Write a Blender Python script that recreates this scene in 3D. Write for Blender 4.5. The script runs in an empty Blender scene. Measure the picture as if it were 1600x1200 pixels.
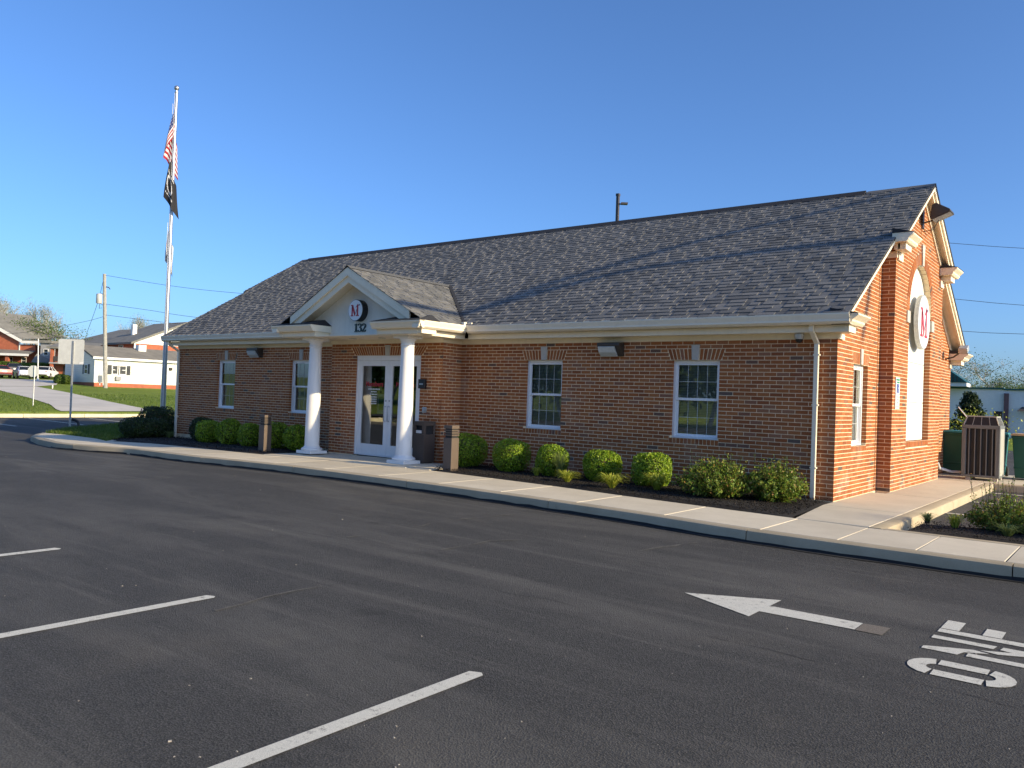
import bpy, math, random
import numpy as np
from mathutils import Vector, Matrix

SC = bpy.context.scene
COL = SC.collection
rnd = random.Random(7)

# ---------------------------------------------------------------- camera
CAM_P = (3.8631, -13.2302, 1.4576)
AX_R = (0.78714, 0.61571, 0.03617)
AX_U = (-0.01827, -0.03533, 0.99921)
AX_F = (-0.61650, 0.78718, 0.01656)
FPX = 1267.96                                   # focal length for a 1600 px wide frame
cd = bpy.data.cameras.new('camera'); cam = bpy.data.objects.new('camera', cd); COL.objects.link(cam)
cd.sensor_width = 36.0; cd.lens = FPX * 36.0 / 1600.0; cd.clip_start = 0.1; cd.clip_end = 2500
cam.matrix_world = Matrix(((AX_R[0], AX_U[0], -AX_F[0], CAM_P[0]),
                           (AX_R[1], AX_U[1], -AX_F[1], CAM_P[1]),
                           (AX_R[2], AX_U[2], -AX_F[2], CAM_P[2]), (0, 0, 0, 1)))
SC.camera = cam

# ---------------------------------------------------------------- sky, sun, exposure
SUN_EL = math.radians(19.5); SUN_AZ = math.radians(8.0)      # azimuth from +X towards +Y
S_DIR = Vector((math.cos(SUN_EL) * math.cos(SUN_AZ), math.cos(SUN_EL) * math.sin(SUN_AZ), math.sin(SUN_EL)))
W = bpy.data.worlds.new('World'); SC.world = W; W.use_nodes = True
nt = W.node_tree; bg = nt.nodes['Background']
sky = nt.nodes.new('ShaderNodeTexSky'); sky.sky_type = 'NISHITA'; sky.sun_disc = False
sky.sun_elevation = SUN_EL; sky.sun_rotation = math.pi / 2 - SUN_AZ
sky.altitude = 0; sky.air_density = 0.8; sky.dust_density = 1.6; sky.ozone_density = 7.0
nt.links.new(sky.outputs[0], bg.inputs[0]); bg.inputs[1].default_value = 0.120
sl = bpy.data.lights.new('sun', 'SUN'); so = bpy.data.objects.new('sun', sl); COL.objects.link(so)
sl.energy = 3.3; sl.angle = math.radians(0.53); sl.color = (1.0, 0.81, 0.50)
so.rotation_euler = S_DIR.to_track_quat('Z', 'Y').to_euler(); so.location = (60, 0, 40)
vs = SC.view_settings
vs.view_transform = 'Standard'; vs.look = 'None'; vs.gamma = 1.0; vs.use_curve_mapping = False; vs.exposure = 0.99
SC.render.engine = 'CYCLES'
try:
    SC.cycles.max_bounces = 6; SC.cycles.transparent_max_bounces = 12
except Exception:
    pass

# ---------------------------------------------------------------- ground heights
def G(x):                                        # top of walk / beds
    if x > -9: return 0.0
    return -0.013 * (-9 - max(x, -24.0))
def A(x): return G(x) - 0.15                     # asphalt
HX = [-400, -200, -125, -103, -85, -63, -44, -39.4]
HZ = [9.0, 4.8, 2.8, 1.6, 1.2, 0.5, 0.06, -0.2]
def T(x):                                        # lawn and hillside beyond the yellow kerb
    if x > -39.4: return A(x) - 0.12
    return float(np.interp(x, HX, HZ))
_R, _U, _F, _C = map(np.array, (AX_R, AX_U, AX_F, CAM_P))
def ray(px, py): return _F + _R * (px - 800) / FPX - _U * (py - 600) / FPX
def on_z(px, py, z):
    d = ray(px, py); t = (z - _C[2]) / d[2]; return _C + t * d
def on_g(px, py, f=G):                           # point of the ground seen at a pixel of the 1600 x 1200 photograph
    z = 0.0
    for _ in range(12):
        P = on_z(px, py, z); z = f(P[0])
    return P
def on_y(px, py, y):
    d = ray(px, py); t = (y - _C[1]) / d[1]; return _C + t * d
def on_x(px, py, x):
    d = ray(px, py); t = (x - _C[0]) / d[0]; return _C + t * d
def at(px, py, dep): return _C + ray(px, py) * dep
def on_hill(px, py):
    d = ray(px, py); t = 30.0
    while t < 400:
        P = _C + d * t
        if P[2] < T(P[0]): return P
        t += 0.15
    return _C + d * 200
def px_of(P):
    d = np.asarray(P, float) - _C; z = d @ _F
    return 800 + FPX * (d @ _R) / z, 600 - FPX * (d @ _U) / z

# ---------------------------------------------------------------- materials
MATS = {}
def new_mat(name):
    m = bpy.data.materials.new(name); m.use_nodes = True; MATS[name] = m
    return m, m.node_tree.nodes, m.node_tree.links, m.node_tree.nodes['Principled BSDF']
def noise(N, L, scale, detail=4, rough=0.6, vec=None, dist=0.0):
    n = N.new('ShaderNodeTexNoise'); n.inputs['Scale'].default_value = scale
    n.inputs['Detail'].default_value = detail; n.inputs['Roughness'].default_value = rough
    n.inputs['Distortion'].default_value = dist
    if vec is not None: L.new(vec, n.inputs['Vector'])
    return n.outputs['Fac']
def ramp(N, L, fac, stops, interp='LINEAR'):
    r = N.new('ShaderNodeValToRGB'); cr = r.color_ramp; cr.interpolation = interp
    while len(cr.elements) < len(stops): cr.elements.new(0.5)
    for e, (p, c) in zip(cr.elements, stops):
        e.position = p; e.color = (c[0], c[1], c[2], 1) if not isinstance(c, (int, float)) else (c, c, c, 1)
    L.new(fac, r.inputs['Fac']); return r.outputs['Color']
def mixc(N, L, a, b, fac, mode='MIX'):
    m = N.new('ShaderNodeMix'); m.data_type = 'RGBA'; m.blend_type = mode
    for s, v in ((m.inputs['Factor'], fac), (m.inputs['A'], a), (m.inputs['B'], b)):
        if isinstance(v, (int, float)): s.default_value = v
        elif isinstance(v, tuple): s.default_value = (v[0], v[1], v[2], 1)
        else: L.new(v, s)
    return m.outputs['Result']
def mathn(N, L, op, a, b=0.0):
    m = N.new('ShaderNodeMath'); m.operation = op
    for s, v in ((m.inputs[0], a), (m.inputs[1], b)):
        if isinstance(v, (int, float)): s.default_value = v
        else: L.new(v, s)
    return m.outputs[0]
def bump(N, L, b, h, strength, dist):
    n = N.new('ShaderNodeBump'); n.inputs['Strength'].default_value = strength; n.inputs['Distance'].default_value = dist
    L.new(h, n.inputs['Height']); L.new(n.outputs[0], b.inputs['Normal'])
def coords(N, kind='Object'):
    return N.new('ShaderNodeTexCoord').outputs[kind]
def island(N, L):                                # a random number per loose piece and per object
    g = N.new('ShaderNodeNewGeometry').outputs['Random Per Island']; o = N.new('ShaderNodeObjectInfo').outputs['Random']
    return mathn(N, L, 'FRACT', mathn(N, L, 'ADD', g, o))
def wpos(N): return N.new('ShaderNodeNewGeometry').outputs['Position']

def plain(name, col, rough=0.5, metal=0.0, var=0.12, scale=6.0, bmp=0.0, bscale=60.0, spec=0.5):
    m, N, L, b = new_mat(name)
    b.inputs['Roughness'].default_value = rough; b.inputs['Metallic'].default_value = metal
    b.inputs['Specular IOR Level'].default_value = spec
    p = wpos(N)
    f = noise(N, L, scale, 5, 0.65, p)
    lo = tuple(c * (1 - var) for c in col); hi = tuple(min(1, c * (1 + var)) for c in col)
    L.new(ramp(N, L, f, [(0.3, lo), (0.7, hi)]), b.inputs['Base Color'])
    if bmp: bump(N, L, b, noise(N, L, bscale, 4, 0.6, p), bmp, 0.01)
    return m
def weathered(name, k=0.16):
    m = MATS[name]; N, L = m.node_tree.nodes, m.node_tree.links; b = N['Principled BSDF']; src = b.inputs['Base Color'].links[0].from_socket; p = wpos(N)
    mp = N.new('ShaderNodeMapping'); mp.inputs['Scale'].default_value = (9, 9, 0.9); L.new(p, mp.inputs['Vector']); s = noise(N, L, 1.0, 5, 0.65, mp.outputs[0]); d = noise(N, L, 26, 5, 0.75, p)
    c = mixc(N, L, src, (0.30, 0.27, 0.22), ramp(N, L, s, [(0.52, 0.0), (0.80, k)])); c = mixc(N, L, c, (0.22, 0.20, 0.17), ramp(N, L, d, [(0.62, 0.0), (0.80, k)]))
    L.new(c, b.inputs['Base Color']); bump(N, L, b, d, 0.12, 0.003)
def pieces(name, stops, rough=0.85, grain=40.0, gvar=0.25, bmp=0.25, stain=None, spec=0.3, foot=0):
    m, N, L, b = new_mat(name); b.inputs['Roughness'].default_value = rough
    b.inputs['Specular IOR Level'].default_value = spec
    c = ramp(N, L, island(N, L), stops); p = wpos(N)
    n = noise(N, L, grain, 5, 0.7, p)
    c = mixc(N, L, c, ramp(N, L, n, [(0.25, 1 - gvar), (0.75, 1 + gvar)]), 1.0, 'MULTIPLY')
    if stain:
        s = noise(N, L, stain[0], 4, 0.6, p)
        c = mixc(N, L, c, stain[1], ramp(N, L, s, [(stain[2], 0.0), (stain[3], stain[4])]))
    if foot:                                       # lime bloom low on the wall, in ragged patches
        sp = N.new('ShaderNodeSeparateXYZ'); L.new(p, sp.inputs[0])
        k = mathn(N, L, 'MULTIPLY', ramp(N, L, sp.outputs['Z'], [(0.12, 1.0), (0.5, 0.0)]), ramp(N, L, noise(N, L, 2.3, 5, 0.7, p), [(0.50, 0.0), (0.68, foot)]))
        c = mixc(N, L, c, (0.60, 0.54, 0.47), k)
    L.new(c, b.inputs['Base Color'])
    if bmp: bump(N, L, b, n, bmp, 0.004)
    return m

def build_materials():
    pieces('brick', [(0, (0.25, 0.080, 0.030)), (0.15, (0.30, 0.096, 0.033)), (0.5, (0.35, 0.117, 0.038)), (0.8, (0.385, 0.142, 0.050)),
                     (0.93, (0.30, 0.135, 0.075)), (0.97, (0.235, 0.095, 0.055)), (0.985, (0.15, 0.09, 0.065)), (1, (0.12, 0.09, 0.075))], 0.9, 55, 0.3, 0.35,
           stain=(1.1, (0.52, 0.42, 0.34), 0.60, 0.82, 0.30), foot=0.34)
    plain('mortar', (0.84, 0.67, 0.44), 0.95, var=0.16, scale=9, bmp=0.4, bscale=180)
    plain('efflorescence', (0.6, 0.55, 0.5), 0.95)
    m = pieces('shingle', [(0, (0.105, 0.107, 0.108)), (0.35, (0.138, 0.14, 0.14)), (0.7, (0.162, 0.162, 0.159)), (0.9, (0.188, 0.185, 0.178)), (0.97, (0.188, 0.185, 0.178)), (1, (0.08, 0.082, 0.084))],
               0.92, 160, 0.35, 0.5, spec=0.2)
    plain('roof_felt', (0.03, 0.03, 0.032), 0.95)
    plain('trim', (0.87, 0.765, 0.575), 0.55, var=0.05, scale=1.5)
    plain('gutter_paint', (0.83, 0.745, 0.59), 0.4, var=0.04, scale=1.2)
    plain('stucco', (0.86, 0.79, 0.67), 0.9, var=0.06, scale=2, bmp=0.25, bscale=250)
    plain('muntin_grey', (0.42, 0.44, 0.43), 0.5, var=0.03)
    plain('white_paint', (0.84, 0.83, 0.81), 0.45, var=0.03, scale=2)
    plain('vinyl', (0.85, 0.85, 0.85), 0.4, var=0.03)
    plain('keystone', (0.50, 0.47, 0.42), 0.85, var=0.1, bmp=0.2)
    plain('panel_white', (0.80, 0.78, 0.70), 0.6, var=0.03)
    plain('aluminium', (0.86, 0.84, 0.82), 0.4, var=0.03)
    plain('steel', (0.46, 0.47, 0.49), 0.38, metal=0.85, var=0.06)
    plain('galvanised', (0.50, 0.51, 0.50), 0.45, metal=0.6, var=0.15, scale=12)
    plain('bronze_paint', (0.055, 0.044, 0.036), 0.45, var=0.1)
    plain('bollard_paint', (0.115, 0.085, 0.066), 0.55, var=0.1)
    plain('bin_brown', (0.085, 0.062, 0.05), 0.7, var=0.15, scale=60)
    plain('black', (0.012, 0.012, 0.014), 0.45)
    plain('black_matt', (0.02, 0.02, 0.022), 0.8)
    plain('lamp_lens', (0.55, 0.58, 0.56), 0.12, var=0.1, scale=25)
    plain('sign_white', (0.80, 0.80, 0.80), 0.3, var=0.02)
    plain('sign_red', (0.42, 0.012, 0.02), 0.4, var=0.03)
    plain('sign_slate', (0.10, 0.13, 0.19), 0.4, var=0.03)
    plain('sign_blue', (0.012, 0.05, 0.30), 0.4, var=0.03)
    plain('sign_green', (0.02, 0.28, 0.13), 0.4, var=0.03)
    plain('sign_grey', (0.35, 0.40, 0.38), 0.5, var=0.03)
    plain('number_green', (0.012, 0.04, 0.035), 0.35, var=0.05)
    plain('interior', (0.06, 0.058, 0.05), 0.9, var=0.2, scale=1.5)
    plain('interior_wall', (0.22, 0.20, 0.16), 0.9, var=0.1, scale=1.5)
    plain('blind', (0.80, 0.79, 0.72), 0.6, var=0.04)
    plain('sign_back', (0.62, 0.63, 0.60), 0.6, var=0.08, scale=8)
    plain('ac_metal', (0.145, 0.155, 0.15), 0.5, var=0.06)
    plain('ac_light', (0.40, 0.40, 0.35), 0.5, var=0.06)
    plain('ac_coil', (0.020, 0.019, 0.018), 0.7, var=0.15, scale=30)
    plain('toter_green', (0.006, 0.085, 0.055), 0.5, var=0.1)
    plain('toter_teal', (0.01, 0.15, 0.15), 0.5, var=0.1)
    plain('toter_lid_tan', (0.5, 0.33, 0.14), 0.5, var=0.05)
    plain('rubber', (0.02, 0.02, 0.02), 0.8)
    plain('wood_pole', (0.33, 0.32, 0.29), 0.9, var=0.2, scale=4, bmp=0.4, bscale=30)
    plain('wire', (0.02, 0.02, 0.022), 0.7)
    plain('transformer', (0.45, 0.47, 0.47), 0.5)
    plain('bark', (0.20, 0.17, 0.14), 0.95, var=0.25, scale=8)
    plain('twig', (0.36, 0.35, 0.325), 0.95, var=0.2, scale=3)
    plain('stem', (0.07, 0.05, 0.03), 0.9)
    # siding: courses 0.12 m high, shadow lines are relief only
    for nm, c in (('siding', (0.80, 0.78, 0.72)),):
        m, N, L, b = new_mat(nm); b.inputs['Base Color'].default_value = (*c, 1); b.inputs['Roughness'].default_value = 0.6
        s = N.new('ShaderNodeSeparateXYZ'); L.new(wpos(N), s.inputs[0])
        bump(N, L, b, mathn(N, L, 'FRACT', mathn(N, L, 'MULTIPLY', s.outputs['Z'], 4.2)), 1.0, 0.05)
    plain('far_brick', (0.38, 0.115, 0.06), 0.9, var=0.16, scale=3)
    plain('far_roof', (0.19, 0.185, 0.165), 0.95, var=0.2, scale=1.2)
    plain('far_roof_warm', (0.20, 0.185, 0.155), 0.95, var=0.2, scale=1.2)
    plain('far_white', (0.78, 0.77, 0.74), 0.6, var=0.05)
    plain('far_glass', (0.015, 0.018, 0.02), 0.12, var=0.2)
    plain('shutter', (0.015, 0.022, 0.03), 0.6)
    plain('far_grey', (0.30, 0.30, 0.31), 0.8, var=0.1)
    plain('far_dark', (0.05, 0.045, 0.045), 0.9, var=0.2)
    plain('store_wall', (0.60, 0.62, 0.68), 0.8, var=0.05)
    plain('store_teal', (0.006, 0.07, 0.075), 0.5)
    plain('store_pier', (0.12, 0.07, 0.085), 0.9)
    plain('car_silver', (0.55, 0.57, 0.60), 0.25, metal=0.5, var=0.02)
    plain('car_white', (0.80, 0.80, 0.80), 0.25, var=0.02)
    plain('car_red', (0.20, 0.008, 0.02), 0.25, var=0.02)
    plain('car_black', (0.015, 0.016, 0.02), 0.25, var=0.02)
    plain('tail_lamp', (0.35, 0.01, 0.015), 0.2)
    plain('concrete_far', (0.54, 0.50, 0.43), 0.95, var=0.12, scale=0.4)
    plain('seam_dust', (0.095, 0.088, 0.078), 0.95, var=0.45, scale=25, bmp=0.5, bscale=200)
    plain('kerb_yellow', (0.66, 0.57, 0.37), 0.9, var=0.2, scale=2.5)
    plain('pebble', (0.42, 0.38, 0.32), 0.9, var=0.3, scale=50)
    plain('soil', (0.012, 0.009, 0.007), 0.95, var=0.3, scale=20, bmp=0.6, bscale=45)
    plain('crack', (0.026, 0.025, 0.024), 0.85, var=0.3, scale=8)
    plain('conduit', (0.6, 0.6, 0.58), 0.5)
    plain('flag_black', (0.010, 0.010, 0.013), 0.8)
    plain('flag_white', (0.56, 0.56, 0.57), 0.85)
    plain('flag_red', (0.30, 0.012, 0.025), 0.85)
    plain('flag_blue', (0.012, 0.025, 0.12), 0.85)
    pieces('mulch', [(0, (0.004, 0.003, 0.0025)), (0.5, (0.010, 0.007, 0.0055)), (0.9, (0.02, 0.014, 0.010)), (1, (0.06, 0.045, 0.035))], 0.95, 50, 0.3, 0)
    # leaves
    def leaf(name, stops, trans=0.35, rough=0.45):
        m, N, L, b = new_mat(name)
        c = ramp(N, L, island(N, L), stops); L.new(c, b.inputs['Base Color'])
        b.inputs['Roughness'].default_value = rough; b.inputs['Specular IOR Level'].default_value = 0.35
        t = N.new('ShaderNodeBsdfTranslucent'); L.new(c, t.inputs['Color'])
        mx = N.new('ShaderNodeMixShader'); mx.inputs[0].default_value = trans
        L.new(b.outputs[0], mx.inputs[1]); L.new(t.outputs[0], mx.inputs[2])
        L.new(mx.outputs[0], N['Material Output'].inputs['Surface'])
    leaf('leaf_box', [(0, (0.085, 0.165, 0.008)), (0.5, (0.19, 0.31, 0.016)), (1, (0.38, 0.48, 0.04))], 0.24)
    leaf('leaf_spirea', [(0, (0.10, 0.17, 0.02)), (0.6, (0.19, 0.28, 0.035)), (0.85, (0.31, 0.33, 0.06)), (1, (0.36, 0.19, 0.06))])
    leaf('leaf_gold', [(0, (0.24, 0.30, 0.03)), (0.6, (0.42, 0.46, 0.05)), (1, (0.62, 0.60, 0.12))])
    leaf('leaf_tuft', [(0, (0.10, 0.15, 0.04)), (1, (0.22, 0.27, 0.09))])
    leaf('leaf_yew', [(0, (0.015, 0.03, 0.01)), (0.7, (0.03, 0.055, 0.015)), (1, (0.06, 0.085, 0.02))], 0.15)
    leaf('leaf_hedge', [(0, (0.05, 0.09, 0.012)), (1, (0.13, 0.2, 0.03))])
    leaf('leaf_spring', [(0, (0.17, 0.21, 0.08)), (0.5, (0.26, 0.29, 0.14)), (1, (0.36, 0.37, 0.22))], 0.4)
    leaf('leaf_tree', [(0, (0.05, 0.09, 0.02)), (1, (0.14, 0.2, 0.05))], 0.4)
    leaf('grass_blade', [(0, (0.045, 0.085, 0.010)), (0.6, (0.085, 0.14, 0.018)), (1, (0.15, 0.19, 0.035))], 0.3)
    # asphalt: fine stone grain, dusty patches and tyre polish
    m, N, L, b = new_mat('asphalt'); p = wpos(N)
    g1 = noise(N, L, 190, 6, 0.85, p); v = N.new('ShaderNodeTexVoronoi'); v.inputs['Scale'].default_value = 95; L.new(p, v.inputs['Vector'])
    c = ramp(N, L, g1, [(0.31, (0.013, 0.013, 0.0125)), (0.49, (0.048, 0.047, 0.0445)), (0.64, (0.105, 0.102, 0.095)), (0.8, (0.21, 0.20, 0.18))])
    vc = ramp(N, L, v.outputs['Color'], [(0.2, 0.72), (0.8, 1.25)])
    c = mixc(N, L, c, vc, 1.0, 'MULTIPLY')
    mp = N.new('ShaderNodeMapping'); L.new(p, mp.inputs['Vector']); mp.inputs['Scale'].default_value = (0.22, 0.75, 1); mp.inputs['Rotation'].default_value = (0, 0, 0.12)
    big = noise(N, L, 1.0, 6, 0.62, mp.outputs[0], 0.6)
    c = mixc(N, L, c, (0.15, 0.142, 0.125), ramp(N, L, big, [(0.46, 0.0), (0.74, 0.6)]))
    med = noise(N, L, 2.6, 5, 0.7, p, 0.4)
    c = mixc(N, L, c, (0.72, 0.72, 0.74), ramp(N, L, med, [(0.28, 0.65), (0.5, 0.0)]), 'MULTIPLY')
    sand = noise(N, L, 0.55, 4, 0.6, p); sp = noise(N, L, 160, 2, 0.8, p)
    sm = mathn(N, L, 'MULTIPLY', ramp(N, L, sand, [(0.60, 0.0), (0.78, 0.8)]), ramp(N, L, sp, [(0.5, 0.0), (0.62, 1.0)]))
    c = mixc(N, L, c, (0.20, 0.17, 0.125), sm)
    mp2 = N.new('ShaderNodeMapping'); L.new(p, mp2.inputs['Vector']); mp2.inputs['Scale'].default_value = (0.16, 2.1, 1); mp2.inputs['Rotation'].default_value = (0, 0, -0.35)
    stk = noise(N, L, 1.0, 5, 0.7, mp2.outputs[0], 0.9); c = mixc(N, L, c, (0.17, 0.16, 0.14), ramp(N, L, stk, [(0.55, 0.0), (0.72, 0.38)]))
    oil = noise(N, L, 0.9, 3, 0.5, p, 0.2); c = mixc(N, L, c, (0.55, 0.55, 0.56), ramp(N, L, oil, [(0.68, 0.0), (0.76, 0.7)]), 'MULTIPLY')
    L.new(c, b.inputs['Base Color']); b.inputs['Roughness'].default_value = 0.86; b.inputs['Specular IOR Level'].default_value = 0.32
    h = mathn(N, L, 'ADD', mathn(N, L, 'MULTIPLY', g1, 0.8), mathn(N, L, 'MULTIPLY', v.outputs['Distance'], 1.0))
    bump(N, L, b, h, 0.9, 0.007)
    # worn road paint
    m, N, L, b = new_mat('road_paint'); p = wpos(N)
    g = noise(N, L, 300, 3, 0.75, p); w = noise(N, L, 14, 6, 0.7, p)
    c = ramp(N, L, g, [(0.3, (0.36, 0.35, 0.30)), (0.55, (0.66, 0.64, 0.55))])
    k = ramp(N, L, mathn(N, L, 'ADD', mathn(N, L, 'MULTIPLY', w, 0.65), mathn(N, L, 'MULTIPLY', g, 0.35)), [(0.36, 0.9), (0.46, 0.0)])
    c = mixc(N, L, c, (0.075, 0.073, 0.07), k); L.new(c, b.inputs['Base Color']); b.inputs['Roughness'].default_value = 0.8
    bump(N, L, b, g, 0.5, 0.005)
    m, N, L, b = new_mat('road_paint_faint'); p = wpos(N)
    g = noise(N, L, 220, 3, 0.8, p); c = ramp(N, L, g, [(0.4, (0.05, 0.048, 0.045)), (0.62, (0.26, 0.22, 0.17))]); L.new(c, b.inputs['Base Color'])
    b.inputs['Roughness'].default_value = 0.9; bump(N, L, b, g, 0.5, 0.005)
    # concrete
    for nm, c0, c1 in (('concrete', (0.56, 0.49, 0.365), (0.67, 0.595, 0.455)), ('kerb', (0.37, 0.305, 0.20), (0.49, 0.41, 0.28))):
        m, N, L, b = new_mat(nm); p = wpos(N)
        f = noise(N, L, 1.3, 7, 0.65, p, 0.3); g = noise(N, L, 260, 3, 0.7, p)
        c = ramp(N, L, f, [(0.3, c0), (0.7, c1)]); c = mixc(N, L, c, ramp(N, L, g, [(0.3, 0.82), (0.7, 1.1)]), 1.0, 'MULTIPLY')
        c = mixc(N, L, c, ramp(N, L, island(N, L), [(0, 0.90), (1, 1.06)]), 1.0, 'MULTIPLY')
        st = noise(N, L, 5, 5, 0.7, p); c = mixc(N, L, c, (0.14, 0.12, 0.10), ramp(N, L, st, [(0.66, 0.0), (0.82, 0.4)]))
        L.new(c, b.inputs['Base Color']); b.inputs['Roughness'].default_value = 0.9; bump(N, L, b, g, 0.3, 0.003)
    # lawn
    m, N, L, b = new_mat('lawn'); p = wpos(N)
    f = noise(N, L, 0.25, 5, 0.6, p, 0.4); g = noise(N, L, 7, 6, 0.75, p)
    c = ramp(N, L, f, [(0.3, (0.13, 0.19, 0.025)), (0.7, (0.21, 0.265, 0.045))])
    c = mixc(N, L, c, ramp(N, L, g, [(0.25, 0.55), (0.75, 1.4)]), 1.0, 'MULTIPLY')
    L.new(c, b.inputs['Base Color']); b.inputs['Roughness'].default_value = 0.95; b.inputs['Specular IOR Level'].default_value = 0.1
    bump(N, L, b, g, 0.8, 0.08)
    # window glass: mirror by Fresnel over a dim view inside
    for nm, ior, tint in (('glass', 2.3, 0.86), ('door_glass', 2.6, 0.8)):
        m, N, L, b = new_mat(nm)
        t = N.new('ShaderNodeBsdfTransparent'); t.inputs[0].default_value = (tint, tint * 1.02, tint, 1)
        gl = N.new('ShaderNodeBsdfGlossy'); gl.inputs['Roughness'].default_value = 0.01; gl.inputs['Color'].default_value = (0.95, 0.97, 0.96, 1)
        fr = N.new('ShaderNodeFresnel'); fr.inputs['IOR'].default_value = ior
        mx = N.new('ShaderNodeMixShader'); L.new(fr.outputs[0], mx.inputs[0]); L.new(t.outputs[0], mx.inputs[1]); L.new(gl.outputs[0], mx.inputs[2])
        L.new(mx.outputs[0], N['Material Output'].inputs['Surface'])
build_materials()
for n_ in ('trim', 'gutter_paint', 'stucco', 'white_paint', 'aluminium', 'keystone'): weathered(n_)
def M(n): return MATS[n]

# ---------------------------------------------------------------- object helpers
ORG = {}
def org_of(o): return ORG.get(o.name, (0.0, 0.0, 0.0)) if o is not None else (0.0, 0.0, 0.0)
def tag(o, label=None, cat=None, group=None, kind=None):
    if label: o['label'] = label
    if cat: o['category'] = cat
    if group: o['group'] = group
    if kind: o['kind'] = kind
    return o
def thing(name, label, cat, loc=(0, 0, 0), group=None):
    o = bpy.data.objects.new(name, None); COL.objects.link(o); o.location = loc; o.empty_display_size = 0.2
    ORG[o.name] = tuple(loc); return tag(o, label, cat, group)
def link(name, me, parent=None, loc=None):
    o = bpy.data.objects.new(name, me); COL.objects.link(o)
    if parent is not None: o.parent = parent
    if loc is not None: o.location = loc
    return o
def copy_tree(o, parent=None):
    c = o.copy(); COL.objects.link(c)
    if parent is not None: c.parent = parent
    for ch in list(o.children): copy_tree(ch, c)
    return c

class MB:
    """collects polygons; build() links them as ONE mesh object"""
    def __init__(s): s.v = []; s.f = []; s.m = []; s.cur = 0
    def add(s, vs_, fs):
        k = len(s.v); s.v += [tuple(map(float, p)) for p in vs_]
        for f in fs: s.f.append([k + i for i in f]); s.m.append(s.cur)
        return s
    def box(s, a, b):
        x0, x1 = sorted((a[0], b[0])); y0, y1 = sorted((a[1], b[1])); z0, z1 = sorted((a[2], b[2]))
        return s.add([(x0, y0, z0), (x1, y0, z0), (x1, y1, z0), (x0, y1, z0), (x0, y0, z1), (x1, y0, z1), (x1, y1, z1), (x0, y1, z1)],
                     [(0, 3, 2, 1), (4, 5, 6, 7), (0, 1, 5, 4), (1, 2, 6, 5), (2, 3, 7, 6), (3, 0, 4, 7)])
    def obox(s, c, u, v, w, hu, hv, hw):               # oriented box: centre, three axes, half sizes
        c = np.array(c, float); u, v, w = (np.array(q, float) for q in (u, v, w)); P = []
        for k in (-1, 1):
            for i, j in ((-1, -1), (1, -1), (1, 1), (-1, 1)): P.append(c + u * hu * i + v * hv * j + w * hw * k)
        return s.add(P, [(0, 3, 2, 1), (4, 5, 6, 7), (0, 1, 5, 4), (1, 2, 6, 5), (2, 3, 7, 6), (3, 0, 4, 7)])
    def prism(s, poly, fn, d0, d1):                    # 2D polygon (u, v) -> fn(u, v, d)
        n = len(poly); a = [fn(u, v, d0) for u, v in poly]; b = [fn(u, v, d1) for u, v in poly]
        return s.add(a + b, [list(range(n))[::-1], list(range(n, 2 * n))] + [(i, (i + 1) % n, n + (i + 1) % n, n + i) for i in range(n)])
    def quad(s, *p): return s.add(p, [tuple(range(len(p)))])
    def tube(s, pts, r, n=8, cap=True, r1=None):
        pts = [np.array(p, float) for p in pts]; m = len(pts); V = []; ref = None
        for i, p in enumerate(pts):
            t = pts[min(i + 1, m - 1)] - pts[max(i - 1, 0)]; t = t / (np.linalg.norm(t) + 1e-12)
            if ref is None: ref = np.array((0, 0, 1.0)) if abs(t[2]) < 0.9 else np.array((1.0, 0, 0))
            a = np.cross(t, ref); a /= np.linalg.norm(a) + 1e-12; b = np.cross(t, a); ref = np.cross(a, t)
            rr = r if r1 is None else r + (r1 - r) * i / (m - 1)
            for k in range(n):
                an = 2 * math.pi * k / n; V.append(p + (a * math.cos(an) + b * math.sin(an)) * rr)
        F = [(i * n + k, i * n + (k + 1) % n, (i + 1) * n + (k + 1) % n, (i + 1) * n + k) for i in range(m - 1) for k in range(n)]
        if cap: F += [list(range(n))[::-1], [(m - 1) * n + k for k in range(n)]]
        return s.add(V, F)
    def lathe(s, c, prof, n=24, axis='z', cap=True):
        V = []
        for r, h in prof:
            for k in range(n):
                a = 2 * math.pi * k / n; p = (r * math.cos(a), r * math.sin(a), h)
                if axis == 'x': p = (p[2], p[0], p[1])
                if axis == 'y': p = (p[0], p[2], p[1])
                V.append((c[0] + p[0], c[1] + p[1], c[2] + p[2]))
        m = len(prof)
        F = [(i * n + k, i * n + (k + 1) % n, (i + 1) * n + (k + 1) % n, (i + 1) * n + k) for i in range(m - 1) for k in range(n)]
        if cap: F += [list(range(n))[::-1], [(m - 1) * n + k for k in range(n)]]
        return s.add(V, F)
    def build(s, name, mats, parent=None, smooth=False, kind=None, bevel=0.0):
        o = org_of(parent); me = bpy.data.meshes.new(name)
        me.from_pydata([(x - o[0], y - o[1], z - o[2]) for x, y, z in s.v], [], s.f)
        if not isinstance(mats, (list, tuple)): mats = [mats]
        for m in mats: me.materials.append(M(m))
        if len(mats) > 1: me.polygons.foreach_set('material_index', s.m)
        if smooth: me.polygons.foreach_set('use_smooth', [True] * len(me.polygons))
        me.update()
        ob = link(name, me, parent); ORG[ob.name] = o
        if smooth:
            try: me.set_sharp_from_angle(angle=math.radians(40))
            except Exception: pass
        if bevel:
            md = ob.modifiers.new('bevel', 'BEVEL'); md.width = bevel; md.segments = 2; md.limit_method = 'ANGLE'
        if kind: ob['kind'] = kind
        return ob
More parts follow.
